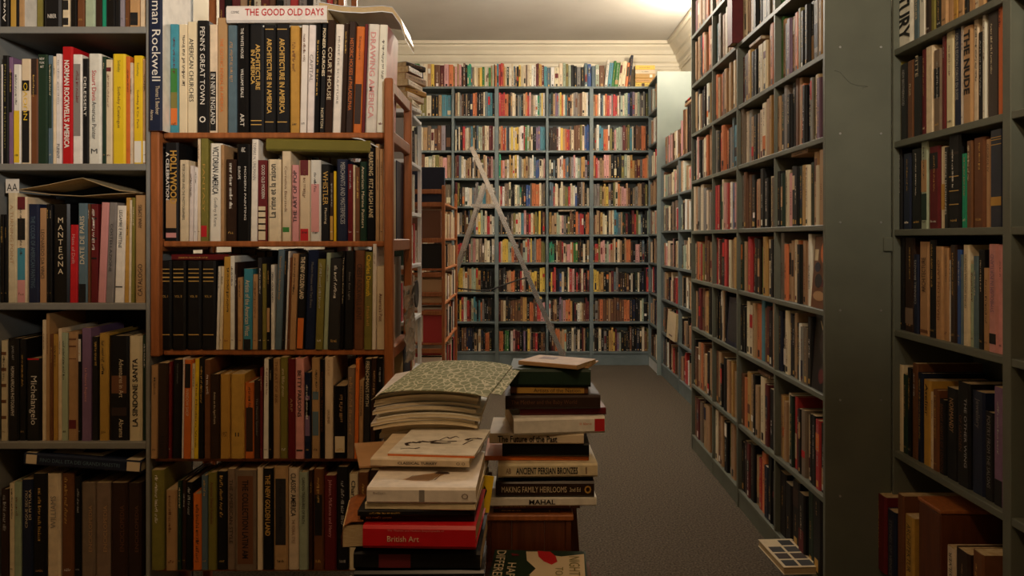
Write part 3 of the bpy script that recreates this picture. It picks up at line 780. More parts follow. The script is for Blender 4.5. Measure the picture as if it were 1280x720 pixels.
px_row('''
187.5 196 457 t .4 0
196.4 209 454 d .4 0 // Hale|k|d|545|570|.4
209.4 213 453 R .4 0
213.4 225.6 450 k .8 // Cultural Landscapes|x|d|455|480|.2
226 228 448 w .8
228.4 237.6 450 o .8 // #|k|455|485 // WINDOW SHOP|c|d|486|520|.4
238 241.6 455 c .8
242 247 449 y .8 // The Modern View|b|d|478|560|.4
247.4 254 448 k .6
254.4 262 450 b
262.4 273.8 468 d // Artists on the Aged Prairie|c|d|490|530|.3
274.2 286.4 468 m // 1957|d|h|540|546|.5
287 304.4 468 m // II|d|h|541|546|.3
305 316.8 479 o // #|d|510|565
317.2 324.6 476 d // The Phoenix Splendor|x|d|498|545|.4
325 327.8 460 R
328.2 335 449 w .6
335.4 340 449 k
340.4 349 449 t // THE ART OF INK|b|d|452|505|.4
349.3 358.6 447 i
359 368.6 449 R // ARP|t|d|498|515|.3
369 379.8 448 p // BETTY PARSONS|K|d|463|521|.45|0|.01 // #|K|562|564
380.2 388 466 n // #|v|495|545 // #|R|500|520
388.6 398.8 448 t // #|s|490|500 // #|s|515|545
399.2 405 450 k // Cosmic Structure|b|d|465|540|.4
405.4 415.6 447 c // MUSEUM OF ART|t|d|450|470|.3 // GRAUBNER|b|d|512|530|.3
416 432.6 483 k // #|c|546|566
433 442.4 460 z .6
442.8 447.4 449 o .8
447.8 453 476 t .8 // TENTATIONS|k|d|482|520|.45
453.4 461.6 449 K 1 // FRENCHMAN'S MYTH|c|d|452|508|.55
462 468.6 448 d 1
469 476 448 k 1
''', Y=YW - .006, basez=wz[3], where='fourth shelf of front oak bookcase', group=PW, depth=.198)
px_row('''
188 204 588 i 0 0
206.6 220.8 613 t
221.2 226 601 G .4
226.4 231.4 601 d .4
231.8 239.6 603 k .4
240 250.8 618 o
251.2 258.8 595 s
259.2 269.8 591 i // American Shaker Furniture|R|d|603|655|.35
270.2 282.8 590 k
283.2 293 587 z // THE AMERICAN STYLE|d|d|600|680|.45
293.4 320 588 z // #|b|595|705 // THE COLLECTION LATIN AM|k|d|600|698|.3|0|.02
321 327.6 585 c
328 340.8 586 k // THE NEW GOLDEN LAND|A|d|594|670|.5|0|.02
341.2 359 584 t // #|K|599|682
359.6 372.6 586 c // CLASSIC AMERICA|K|d|592|646|.5|0|.01 // THE FEDERAL STYLE|b|d|650|680|.3
373 384.8 591 q // GARDEN TREASURES OF BATH|K|d|597|655|.3
385.2 390.6 588 d
391 404 587 b // #|k|619|670
404.4 419.8 595 R // Johnson, McKenna and Henry|p|d|600|672|.35
420.2 435.4 584 k
436 446.8 593 c // Charleston|K|d|601|645|.5|0|.01
447.2 460 591 b
461 476 588 d
''', Y=YW - .006, basez=wz[4], where='lowest shelf of front oak bookcase', group=PW, depth=.198)

# ------------------------------------------------------------------ individually built books: near right bookcase
PR = 'books in the near right bookcase'; XS = XN + .018
px_row('''
1118 1140 -60 w // CENTURY|k|d|-50|50|.75|0|.03
1140.5 1147 -50 s // GARDINER|c|d|-10|25|.4
1147.4 1155 -45 w
1155.4 1162 -50 d
1162.4 1167 -50 i
1167.4 1175 -45 k
1175.4 1183 -60 t
1183.4 1189 -60 t
1189.4 1195 -60 m
1195.4 1203 -65 t
1203.4 1208 -60 k
1208.4 1216 -70 t
1216.4 1222 -70 c
1222.4 1230 -75 t
1230.4 1240 -80 k
1240.4 1253 -85 b
''', X=XS, basez=NZ[5], where='top shelf of near right bookcase', group=PR, depth=.22)
px_row('''
1116.5 1124 79 i // IL PALAZZO|A|d|90|128|.4
1124.4 1133 80 k // NEW BROTHERHOOD|S|d|88|132|.35
1133.4 1141 76 b // FLOR|c|d|105|120|.3
1141.4 1151 72 k // FITTE|c|d|70|96|.35
1151.4 1156 62 R
1156.4 1166 58 c
1166.4 1175.6 62 z // #|k|85|122
1176 1180 45 R
1180.4 1190.4 40 c
1190.8 1199 36 n // DOUBLE EDITION COROT EN SUISSE|S|d|42|125|.4
1199.4 1202.6 30 w
1203 1214 33 t // THE NUDE|k|d|38|118|.7|0|.03
1214.4 1220 23 c
1220.4 1226.6 40 k // Arts of the Valley|S|d|50|120|.35
1227 1230.6 16 w
1231 1246.6 11 d
1247 1252.6 -10 o
1253 1256.5 20 a // BIG TOYS INVENTORS|w|d|40|112|.5
''', X=XS, basez=NZ[4], where='second shelf of near right bookcase', group=PR, depth=.22)
px_row('''
1116.5 1122 182 b
1122.4 1126 182 k
1126.4 1136 192 n
1136.4 1150 186 k
1150.4 1159 171 q // #|t|200|240 // #|G|242|275
1159.4 1173 183 R // #|k|191|211
1173.4 1179 183 c // #|m|230|262
1179.4 1184 184 k // FREDERICK MACMONNIES|w|d|190|268|.45
1184.4 1200 169 k // #|d|190|193 // #|A|220|221 // #|A|238|239 // #|A|255|256
1200.4 1207 192 e
1207.4 1214 176 b
1214.4 1229 172 b
1229.4 1235 174 t // GEORGE IV|d|d|180|215|.4
1235.6 1253 162 n // #|A|171|172 // #|A|174|175 // #|A|180|181 // #|m|246|257
''', X=XS, basez=NZ[3], where='third shelf of near right bookcase', group=PR, depth=.22)
px_row('''
1118 1128 297 k
1128.5 1141 297 d // #|z|385|405
1141.4 1147 318 n // CORNHILL BRONZES|S|u|325|380|.45
1147.4 1160 302 t // ARCHITECTURE|d|u|322|365|.4 // #|b|412|416
1160.4 1168.6 300 k
1169 1178 308 t // IMAGES ON LAND|b|u|325|400|.35
1178.4 1184 310 t
1184.4 1187 325 w
1187.4 1194.6 306 d
1195 1199.6 312 u
1200 1202.6 318 s
1203 1210 306 c // GEORGE SANTAYANA GREATNESS|d|u|318|385|.35
1210.4 1215 330 q
1215.4 1221 320 s
1221.4 1227.6 312 k
1228 1234.6 335 t
1235 1246 305 p // SYMBOLISM IN PORTLAND|v|u|318|390|.4 // #|k|417|430
1246.4 1253 306 p
''', X=XS, basez=NZ[2], where='fourth shelf of near right bookcase', group=PR, depth=.22)
px_row('''
1119 1127 455 c
1127.4 1132.6 468 G
1133 1138.6 460 k
1139 1145 454 b
1145.4 1151.6 466 n
1152 1161 475 m // Atelier|k|d|480|520|.4
1161.4 1165 490 c
1165.4 1172 487 b
1172.4 1180 499 k // BRIGHT LIGHTS OF LONDON|b|d|505|590|.4
1180.4 1195 485 k // NORMANDY|t|d|498|540|.35
1195.4 1211.6 478 k // THE OTHER WING|S|d|497|583|.2|.2 // OF GARDEN|b|d|520|565|.2|-.2
1212 1228 489 n // Jewellery|x|d|498|535|.4
1228.4 1240 515 k // POETRY FROM THE SALONS|x|d|520|610|.35
1240.4 1253 484 v // #|k|600|640
''', X=XS, basez=NZ[1], where='fifth shelf of near right bookcase', group=PR, depth=.24)
px_row('''
1091 1106 617 R 0 0
1107 1118 638 n 0 0 // STONES OF VENICE|x|d|650|720|.3
1119 1126.6 618 b
1130 1141 645 m // ARCHITEKTUR|d|d|655|715|.45
1180 1190.6 684 c // SILVER|d|u|690|720|.35
1191 1209 688 d
1212 1226 690 b
''', X=XN - .055, basez=NZ[0], where='lowest shelf of near right bookcase', group=PR, depth=.28)
# next bay, only a sliver in view
for z, c in ((NZ[5], 'tkb'), (NZ[4], 'cit'), (NZ[3], 'kku'), (NZ[2], 'tkc'), (NZ[1], 'kect'), (NZ[0], 'bob')):
    c += rnd_codes('kbtcdnkGtR', 17 - len(c))
    fill_row(c, (XS, 2.298), (XS, 1.65), z, '-x', .28, .33, .22)
# wooden box of books on the bottom shelf
wb = empty('wooden_book_box', (XN - .05, 2.675, NZ[0] + .001)); tag(wb, 'reddish wooden slipcase box on the lowest shelf at right', 'box')
bevbox('box_body', (0, .28, -.072, .072, 0, .36), M['darkwood'], wb, .004)
bevbox('box_lid', (-.003, .283, -.075, .075, .361, .374), M['oak'], wb, .003)

# ------------------------------------------------------------------ face-out and laid-out books of the right side
def faceout(X, ya, yb, z, h, code, label, art):
    """book showing its front cover to the aisle (facing -X), slightly tilted back"""
    wd = ya - yb
    root = empty('book', (X, (ya + yb) / 2, z)); root.rotation_euler = (0, R(4), 0); tag(root, label, 'book', 'face-out books')
    cv_ = bevbox('cover', (0, .003, -wd / 2, wd / 2, 0, h), M['gloss'], root, .0006, LIN[code])
    bevbox('pages', (.0031, .024, -wd / 2 + .003, wd / 2 - .003, .003, h - .003), M['paper'], root, 0)
    bevbox('back_cover', (.0241, .027, -wd / 2, wd / 2, 0, h), M['gloss'], root, .0006, LIN[code])
    for (c, u0, u1, v0, v1, k) in art:     # u from left as seen, v from the bottom
        n = 14; cy = wd / 2 - (u0 + u1) / 2 * wd; cz = (v0 + v1) / 2 * h; ry = (u1 - u0) / 2 * wd; rz = (v1 - v0) / 2 * h
        if k == 'o': pts = [(-.0008, cy + ry * math.cos(2 * math.pi * t / n), cz + rz * math.sin(2 * math.pi * t / n)) for t in range(n)]
        else: pts = [(-.0008, cy + a * ry, cz + b * rz) for a, b in ((1, -1), (-1, -1), (-1, 1), (1, 1))]
        mesh_obj('cover_art', pts, [tuple(range(len(pts)))], M['ink'], cv_, LIN[c])
    return root
faceout(XT + .012, 3.255, 3.082, 1.173, .285, 'b', 'face-out brown painted book cover with white sticker beside end panel', [('c', .05, .28, .66, .82, 'r'), ('n', .1, .45, .5, .64, 'o'), ('k', .15, .6, .28, .48, 'o'), ('R', .2, 1, .3, .4, 'r'), ('o', .4, .95, .62, .95, 'o'), ('t', .1, .8, .1, .24, 'o')])
faceout(XT + .010, 4.61, 4.35, .846, .27, 'n', 'face-out plain navy book in the middle of the tall right bookcase', [('K', .1, .9, .1, .9, 'r')])
r_ = faceout(XT + .012, 3.25, 3.082, .846, .30, 'k', 'face-out black book with script initial above the bottom shelves', [('d', .35, .8, .5, .75, 'o'), ('R', .4, .75, .1, .3, 'o')])
tv, tf, asp = text_mesh('V'); mesh_obj('title', [(-.0012, .03 - v[0] * .06, .24 + v[1] * .035) for v in tv], tf, M['ink'], cover_of(r_), LIN['c'])
faceout(XM - .03, 7.98, 7.56, .47, .26, 'c', 'cream box file leaning face-out on the far right bookcase', [('z', .3, .7, .12, .18, 'r')])
fb = empty('book', (XT - .12, 3.36, TZ[0] + .0)); tag(fb, 'book with grid of photographs lying flat on the bottom right shelf', 'book')
fb.rotation_euler = (0, 0, R(3))
fbc = bevbox('cover', (0, .22, -.15, .15, .027, .030), M['gloss'], fb, .0006, LIN['c']); bevbox('pages', (.003, .217, -.147, .147, .0031, .0269), M['paper'], fb, 0)
bevbox('back_cover', (0, .22, -.15, .15, 0, .003), M['gloss'], fb, .0006, LIN['c'])
for u in range(3):
    for v in range(4):
        if (u * 4 + v) % 5 == 3: continue
        x0 = .012 + u * .066; y0 = -.138 + v * .071; mesh_obj('cover_photo', [(x0, y0, .0306), (x0 + .055, y0, .0306), (x0 + .055, y0 + .058, .0306), (x0, y0 + .058, .0306)], [(0, 1, 2, 3)], M['ink'], fbc, LIN[random.choice('kKdz')])
rb = empty('book', (XT - .03, 4.36, 2.503)); tag(rb, 'large maroon book jutting out near the top of the tall right bookcase', 'book')
bevbox('cover', (0, .2, -.05, -.046, 0, .38), M['cover'], rb, .0008, LIN['R']); bevbox('back_cover', (0, .2, .046, .05, 0, .38), M['cover'], rb, .0008, LIN['R'])
bevbox('spine', (-.004, 0, -.05, .05, 0, .38), M['cover'], rb, .001, LIN['R']); bevbox('pages', (.001, .195, -.0455, .0455, .004, .376), M['paper'], rb, 0)

# ------------------------------------------------------------------ books lying on the shelved rows
# left grey case
def art_blob(root, pts, code, name='cover_art'): return mesh_obj(name, pts, [tuple(range(len(pts)))], M['ink'], cover_of(root), LIN[code])
zt = gz(592) + .002
b1 = lie(gx(103), YG + .0, gz(588) + .004, .345, .22, .036, 'n', 'navy book with tan ends lying tilted across the lowest grey shelf', 'books lying on the rows', roll=4.2,
         segs=[('FINO DALL ETA DEI GRANDI MAESTRI', 's', .14, .82, .3)], bands=[('c', .02, .11), ('c', .88, .99)], marks=False)
H_ = .345
art_blob(b1, [(.0186, y, z) for y, z in ((.02, H_ - .07), (.02, H_ - .22), (.15, H_ - .24), (.16, H_ - .06))], 'c')
art_blob(b1, [(.0190, y, z) for y, z in ((.04, H_ - .15), (.05, H_ - .2), (.1, H_ - .22), (.11, H_ - .17), (.08, H_ - .14))], 'd')
for u0, u1 in ((.005, .035), (.30, .34)):
    art_blob(b1, [(.0187, .001, H_ - u0), (.0187, .001, H_ - u1), (.0187, .218, H_ - u1), (.0187, .218, H_ - u0)], 'c', 'jacket_band')
# open booklet lying over the third grey row
ob = empty('open_booklet', (gx(96), YG + .03, gz(243) + .0)); tag(ob, 'open cream booklet lying spread over the books on the third grey shelf', 'booklet')
def sheet(name, pts2, y0, y1, parent, th=.0015, m='paper', dy=0):
    """curved sheet: profile points (x,z) extruded from y0 to y1"""
    n = len(pts2); vs = [(x, y0 + dy * i / n, z) for i, (x, z) in enumerate(pts2)] + [(x, y1, z) for x, z in pts2]
    vs += [(x, y0 + dy * i / n, z + th) for i, (x, z) in enumerate(pts2)] + [(x, y1, z + th) for x, z in pts2]
    fs = []
    for i in range(n - 1):
        fs += [(i, n + i, n + i + 1, i + 1), (2 * n + i, 2 * n + i + 1, 3 * n + i + 1, 3 * n + i), (i, i + 1, 2 * n + i + 1, 2 * n + i), (n + i, 3 * n + i, 3 * n + i + 1, n + i + 1)]
    fs += [(0, 2 * n, 3 * n, n), (n - 1, 2 * n - 1, 4 * n - 1, 3 * n - 1)]
    return mesh_obj(name, vs, fs, M[m], parent)
sheet('lower_page', [(-.19, .012), (-.1, .001), (0, -.004), (.08, .002), (.16, .006)], 0, .2, ob)
sheet('upper_page', [(-.19, .015), (-.1, .03), (-.03, .045), (0, .05), (.06, .028), (.11, .012), (.16, .0085)], .0, .2, ob)
pcd = empty('price_card', (gx(8), YG + .03, gz(241) + .001)); tag(pcd, 'small white card with two letters at the left of the third grey shelf', 'card')
cd = bevbox('card', (-.022, .018, 0, .002, 0, .042), M['cover'], pcd, .0004, LIN['w'])
tv, tf, asp = text_mesh('AA'); mesh_obj('lettering', [(-.018 + v[0] * .032, -.0006, .006 + v[1] * .022) for v in tv], tf, M['ink'], cd, LIN['k'])
# front oak case: laid-out books
ZA = gz(22)
b2 = lie(gx(343), YF - .01, gz(25.5), .30, .2, .05, 'w', 'white book of comic nostalgia lying on top of the upper oak row', 'books lying on the rows', yaw=-1,
         segs=[('THE GOOD OLD DAYS', 'r', .19, .97, .42, .1, .01), ('COMIC', 'k', .05, .13, .14, .1)], marks=False, hard=False)
for k, (u, c) in enumerate([(.02, 'r'), (.05, 'k'), (.075, 'r'), (.11, 'k'), (.15, 'r'), (.18, 'R'), (.21, 'r'), (.25, 'r'), (.275, 'k')]):
    art_blob(b2, [(.0256, .01, .3 - u), (.0256, .01, .3 - u - .015), (.0256, .17, .3 - u - .02), (.0256, .17, .3 - u + .004)], c)
b3 = empty('paperback', (gx(450), YF, gz(33))); tag(b3, 'bent white paperback drooping over the right end of the top oak row', 'book', 'books lying on the rows')
pr = [(-.128, .062), (-.06, .05), (.0, .047), (.06, .051), (.09, .047), (.115, .012), (.128, -.03)]
sheet('pages', [(x, z + .003) for x, z in pr], .0, .19, b3, .014, 'paper'); sheet('cover', [(x, z + .0175) for x, z in pr], -.001, .191, b3, .0015, 'whitemetal'); sheet('back_cover', pr, -.001, .191, b3, .0025, 'whitemetal')
lie(gx(352), YF + .01, gz(30) + .0005, .16, .18, .006, 'w', 'thin white pamphlet lying under the comic nostalgia book', 'books lying on the rows', yaw=2, hard=False, marks=False)
lie(gx(395), YF - .004, gz(189.5) + .003, .31, .19, .036, 'i', 'large olive green book lying across the second oak row', 'books lying on the rows', roll=1.2, marks=False)
b4 = empty('pamphlet', (gx(415), YF + .0, gz(178))); tag(b4, 'curved white pamphlet under the top oak shelf', 'booklet')
sheet('page', [(-.13, .022), (-.05, .023), (.03, .02), (.08, .012), (.13, -.012)], 0, .18, b4, .003, 'whitemetal')
lie(gx(243), YF + .01, gz(326) + .001, .17, .18, .017, 'R', 'maroon book lying on four black matching volumes', 'books lying on the rows', hard=True)
lie(gx(318), YF + .03, gz(451) + .003, .12, .16, .014, 'K', 'dark thin book lying above ochre spines on the fourth oak shelf', 'books lying on the rows')

# ------------------------------------------------------------------ pile of magazines and books in front of the oak case
tb = empty('low_table', (-.225, 1.95, 0)); tag(tb, 'low dark wooden table carrying the two left piles', 'table')
bevbox('table_top', (-.13, .08, -.38, .38, .722, .747), M['darkwood'], tb, .003)
for x in (-.12, .04):
    for y in (-.35, .34): bevbox('leg', (x, x + .03, y, y + .03, 0, .722), M['darkwood'], tb, .003)
def magazine(cx, y0, z, wd, d, th, yaw, i, label, sag=.01, code='c'):
    root = empty('magazine', (cx, y0, z)); root.rotation_euler = (0, 0, R(yaw)); tag(root, label, 'magazine', 'magazines in the left pile')
    n = 7; xs = [-wd / 2 + wd * k / (n - 1) for k in range(n)]
    pz = [sag * (1 - abs(2 * k / (n - 1) - 1) ** 2.2) * .9 + (.004 * k / (n - 1)) for k in range(n)]
    prof = list(zip(xs, pz))
    sheet('pages', [(x, q + .0008) for x, q in prof], .001, d - .001, root, th - .0016, 'magpaper')
    for nm, dz in (('cover', th - .0008), ('back_cover', 0)):
        o = sheet(nm, [(x, q + dz) for x, q in prof], 0, d, root, .0008, 'cover'); o.color = (*jit(code, .1), 1)
    return root
z = .748; k = 0; MT = .985
zs = []
while z < .985: t = random.uniform(.0085, .013); zs.append((z, t)); z += t + .0012
nb = len(zs)
while z < 1.066: t = random.uniform(.005, .009); zs.append((z, t)); z += t + .0016
NM = len(zs)
for j, (z, t) in enumerate(zs):
    top = NM - 1 - j
    if j < nb: magazine(-.235 + random.uniform(-.018, .018), 1.955 + random.uniform(-.014, .012), z, .225, .30, t, random.uniform(-5, 4), j, 'magazine in the rear left pile, %s below the leaf-print sheet' % ORD[top], .012, random.choice('cwtcxc'))
    else: magazine(-.23 + random.uniform(-.014, .014), 1.935 + random.uniform(-.012, .012), z, .25, .32, t, random.uniform(-4, 2.5), j, 'magazine in the rear left pile, %s below the leaf-print sheet' % ORD[top], .014, random.choice('cwcwtc'))
TOPZ = z + t + .015
ws = empty('patterned_sheet', (-.235, 1.905, TOPZ)); tag(ws, 'sheet of green leaf-print paper covering the magazine pile', 'paper')
ws.rotation_euler = (R(3), 0, R(-9))
sheet('folded_sheet', [(-.135, -.022), (-.11, -.004), (-.05, .004), (.02, .006), (.08, .004), (.12, .0), (.15, -.006)], 0, .35, ws, .0016, 'pattern')
sheet('under_sheet', [(-.10, -.004), (-.02, .0), (.08, -.001), (.13, -.006), (.175, -.012)], .05, .34, ws, .0012, 'pattern')

# front left pile: books, bottom to top
GP = 'books in the front left pile'
zz = .748
def stack(items, z):
    out = []
    for it in items:
        r = lie(z=z, **it); out.append(r); z += it['thick'] + .0006
    return out, z
y0 = 1.60
s1 = [
 dict(cx=-.21, y=1.60, length=.26, depth=.22, thick=.036, code='k', label='black book at the foot of the front left pile', group=GP, yaw=1),
 dict(cx=-.215, y=1.605, length=.255, depth=.23, thick=.036, code='k', label='black book with maroon spine label under the red encyclopedia', group=GP, yaw=-1, bands=[('R', .2, .45)], marks=False),
 dict(cx=-.235, y=1.62, length=.25, depth=.2, thick=.012, code='K', label='thin charcoal book under the red encyclopedia', group=GP, yaw=-3),
 dict(cx=-.208, y=1.585, length=.225, depth=.24, thick=.046, code='r', label='red British art encyclopedia in the front left pile', group=GP, yaw=-2, segs=[('British Art', 'c', .22, .5, .24, -.05), ('The Thames and Hudson Encyclopaedia of', 'p', .22, .72, .1, .3)], gloss=True, marks=False, hard=True),
 dict(cx=-.215, y=1.61, length=.23, depth=.2, thick=.014, code='k', label='black book resting on the red encyclopedia', group=GP, yaw=-1),
 dict(cx=-.22, y=1.60, length=.225, depth=.22, thick=.011, code='k', label='thin black book two above the red encyclopedia', group=GP, yaw=1),
 dict(cx=-.208, y=1.60, length=.222, depth=.21, thick=.013, code='c', label='cream book under the thick white engraving book', group=GP, yaw=-2, marks=False),
 dict(cx=-.205, y=1.595, length=.218, depth=.27, thick=.032, code='w', label='thick white paperback with engraving on cover in the front left pile', group=GP, yaw=-1, hard=False, gloss=False, bands=[('x', .48, .53)], segs=[('Bellori', 'z', .06, .17, .12, .2), ('O', 'z', .87, .93, .35)], marks=False),
]
o1, zz = stack(s1, zz)
W = o1[7]; TH = .032 / 2 + .0006
def cover_poly(root, th, L, pts, code, name='cover_art', lift=.0006): return art_blob(root, [(th / 2 + lift, v, L - u) for u, v in pts], code, name)
cover_poly(W, .032, .218, [(.062, .055), (.085, .047), (.118, .045), (.128, .068), (.142, .085), (.146, .1), (.132, .108), (.118, .098), (.1, .09), (.078, .072)], 't')
for q in range(11):      # hatching of the engraving
    u = .07 + q * .0058; cover_poly(W, .032, .218, [(u, .05 + .001 * (q % 3)), (u + .002, .05), (u + .012, .082 + q * .0012), (u + .010, .083 + q * .0012)], 'd', 'engraving_line', lift=.001)
cover_poly(W, .032, .218, [(.122, .096), (.14, .09), (.156, .096), (.15, .107), (.13, .11)], 'd', lift=.0012)
# tan jacket of the book that sticks out at the left of the red one
tj = empty('book', (-.335, 1.60, .833)); tj.rotation_euler = (0, 0, R(8)); tag(tj, 'tan jacketed book sticking out left of the red encyclopedia', 'book', GP)
sheet('cover', [(-.03, .0), (-.03, .02), (-.024, .043), (-.01, .05), (.0135, .05)], 0, .17, tj, .0012, 'oak'); bevbox('pages', (-.027, .0125, .003, .165, 0, .042), M['paper'], tj, 0)
# two thin items and the pamphlet with ink drawing on the top of the front pile
o2, zz = stack([
 dict(cx=-.245, y=1.735, length=.22, depth=.2, thick=.005, code='t', label='tan pamphlet sticking out at the left under the ink drawing', group=GP, yaw=15, hard=False, marks=False),
 dict(cx=-.222, y=1.70, length=.212, depth=.22, thick=.016, code='c', label='cream book on classical Turkey under the ink drawing pamphlet', group=GP, yaw=-3, segs=[('CLASSICAL TURKEY', 'k', .28, .68, .35, 0, .02), ('O O', 'd', .87, .96, .35)], marks=False, hard=False),
 dict(cx=-.2, y=1.72, length=.19, depth=.23, thick=.006, code='w', label='white pamphlet with sprawling ink drawing on top of front left pile', group=GP, yaw=-6, hard=False, gloss=False, marks=False),
], zz + .006)
I = o2[2]; L = .19
random.seed(5)
def stroke(pts, wdt=.003):
    for (a, b), (c, d) in zip(pts[:-1], pts[1:]):
        nx, ny = -(d - b), (c - a); l = math.hypot(nx, ny) or 1; w0 = wdt * random.uniform(.5, 1.4); nx *= w0 / l; ny *= w0 / l
        cover_poly(I, .006, L, [(a - nx, b - ny), (c - nx * .7, d - ny * .7), (c + nx * .7, d + ny * .7), (a + nx, b + ny)], 'd', 'ink_stroke')
stroke([(.03, .06), (.02, .075), (.03, .09), (.045, .085), (.05, .1), (.07, .095), (.085, .11), (.11, .105), (.13, .11)], .0045)
stroke([(.15, .12), (.155, .135), (.17, .14), (.185, .135)], .004); stroke([(.15, .08), (.158, .11), (.165, .125)], .003)
stroke([(.09, .115), (.1, .145), (.11, .13), (.12, .155), (.13, .14)], .0025); stroke([(.02, .03), (.035, .04), (.05, .035), (.06, .045)], .0025)
stroke([(.075, .09), (.1, .088), (.12, .093)], .006)
# red edge line of the ink drawing pamphlet
rim = mesh_obj('red_edge', boxv(-.0036, .0002, -.0008, .001, 0, L), BF, M['ink'], cover_of(I), LIN['o'])
# yellow leaflet tucked between the piles
yl = empty('leaflet', (-.115, 1.905, .80)); yl.rotation_euler = (R(-8), R(9), R(6)); tag(yl, 'yellow leaflet with dark figure tucked upright beside the left piles', 'booklet')
bevbox('cover', (-.0, .032, 0, .004, 0, .085), M['gloss'], yl, .0005, LIN['y'])
art_blob(yl, [(.006, -.0006, .035), (.016, -.0006, .03), (.02, -.0006, .05), (.012, -.0006, .062)], 'd')

# ------------------------------------------------------------------ right pile on a small wooden chest
YP = 2.2
def qz(y): return CH - (y - 298) * YP / 1000
def qx(x): return (x - 655) * YP / 1000
ch = empty('wooden_chest', (qx(660), YP - .02, 0)); tag(ch, 'small reddish wooden chest under the right-hand pile of books', 'chest')
hw = (qx(716) - qx(603)) / 2; ctop = qz(641)
bevbox('top_board', (-hw, hw, 0, .26, ctop - .016, ctop), M['oak'], ch, .003)
bevbox('side_panel', (-hw + .006, -hw + .022, .006, .254, .06, ctop - .0165), M['darkwood'], ch, .002); bevbox('side_panel', (hw - .022, hw - .006, .006, .254, .06, ctop - .0165), M['darkwood'], ch, .002)
for x0, x1 in ((-hw + .0225, -.045), (-.0445, .045), (.0455, hw - .0225)): bevbox('front_board', (x0, x1, .008, .022, .06, ctop - .0165), M['darkwood'], ch, .002)
for sx in (-1, 1): beam('leg', (sx * (hw + .004), .2, ctop - .03), (sx * (hw + .05), .2, 0), .022, .03, M['darkwood'], ch)
random.seed(11)
GR = 'books in the right pile'
def rp(x0, x1, yt, yb, code, label, yaw=0, yo=0, **k):
    return dict(cx=(qx(x0) + qx(x1)) / 2, y=YP + yo, length=qx(x1) - qx(x0), depth=k.pop('d', .2), thick=(yb - yt) * YP / 1000 - .0006, code=code, label=label, group=GR, yaw=yaw, **k)
o3, zt3 = stack([
 rp(617, 700, 636, 641, 'd', 'thin dark pamphlet at the foot of the right pile', 0),
 rp(617, 725, 630, 636, 'b', 'thin brown book second from the foot of the right pile', 1),
 rp(610, 745, 619, 630, 'w', 'white book with black title near the foot of the right pile', 1, -.02, segs=[('MAHAL', 'k', .38, .62, .55, 0, .02)], marks=False),
 rp(620, 742, 599, 619, 'd', 'dark olive handbook on family heirlooms in the right pile', 0, -.02, segs=[('MAKING FAMILY HEIRLOOMS', 'c', .06, .72, .36), ('2nd Ed', 'c', .75, .86, .26), ('O', 'm', .9, .97, .5, 0, .03)], marks=False),
 rp(630, 741, 593, 599, 'k', 'thin black book under the Persian bronzes volume', 0, -.01, marks=False),
 rp(623, 746, 576, 593, 'c', 'cream volume on Persian bronzes in the right pile', 1.5, -.03, segs=[('ANCIENT PERSIAN BRONZES', 'k', .18, .8, .5, 0, .02), ('AB', 'b', .08, .13, .4), ('I', 'b', .88, .89, .5)], marks=False),
 rp(606, 736, 570, 576, 'o', 'thin orange book in the middle of the right pile', 0, 0, marks=False, hard=False),
 rp(628, 736, 553, 570, 'k', 'thick black book in the middle of the right pile', -1, -.01, marks=False),
 rp(612, 729, 540, 553, 'c', 'cream book about the future of the past in the right pile', -1, -.02, segs=[('The Future of the Past', 'k', .09, .72, .62, 0, .02)], marks=False),
 rp(642, 756, 519, 540, 'w', 'thick white paperback with red spine end in the right pile', 7, -.03, d=.24, bands=[('r', .885, .995)], segs=[('Il libro', 'o', .72, .85, .14, .1)], hard=False, gloss=False, marks=False),
 rp(650, 758, 510, 519, 'R', 'maroon book above the thick white paperback', 3, 0, marks=False),
 rp(632, 750, 493, 510, 'd', 'dark brown leather book with faint gilt title in the right pile', 2, -.02, segs=[('The Mother and the Baby World', 'b', .06, .75, .4)], marks=False, hard=True),
 rp(638, 735, 483, 493, 'b', 'brown and gold book beneath the dark green volume', -1, 0, bands=[('m', .08, .95)], segs=[('Artists of the Nation', 'd', .3, .9, .5)], marks=False),
 rp(637, 738, 461, 483, 'G', 'thick dark green book near the top of the right pile', -2, -.01, marks=False, hard=True),
], ctop + .0005)
o4, zt3 = stack([
 dict(cx=qx(692) + .01, y=YP + .03, length=.18, depth=.13, thick=.003, code='t', label='tan sheet under the thin worn topmost book', group=GR, yaw=-18, hard=False, marks=False),
 dict(cx=qx(684), y=YP - .0, length=.18, depth=.13, thick=.012, code='t', label='thin worn tan book lying askew on top of right pile', group=GR, yaw=-28, marks=False, hard=False),
], zt3)
cover_poly(o4[1], .012, .18, [(.03, .06), (.08, .06), (.08, .1), (.03, .1)], 'b')

# ------------------------------------------------------------------ festive book in front of the chest
bxo = empty('cardboard_box', (.02, 1.95, 0)); tag(bxo, 'brown box in front of the chest holding up the festive book', 'box')
bevbox('box_body', (-.14, .15, -.12, .18, 0, .575), M['darkwood'], bxo, .003); bevbox('box_lid', (-.143, .153, -.123, .183, .5755, .587), M['darkwood'], bxo, .002)
fx = lie(.03, 1.90, .5875, .245, .26, .02, 'G', 'green and cream festive book with red motif lying before the chest', GR, yaw=-3, marks=False, hard=True)
FL = .245; ft = .02
def fp(pts, c, lift): cover_poly(fx, ft, FL, pts, c, 'cover_art', lift)
fp([(.085, .25), (.24, .255), (.24, .005), (.10, .005), (.12, .06), (.10, .1), (.115, .14), (.09, .19)], 'c', .0006)
fp([(.11, .258), (.24, .258), (.24, .24), (.18, .22), (.13, .235)], 'G', .0009)
fp([(.115, .255), (.15, .25), (.165, .22), (.17, .185), (.155, .165), (.135, .185), (.12, .215)], 'r', .0012)
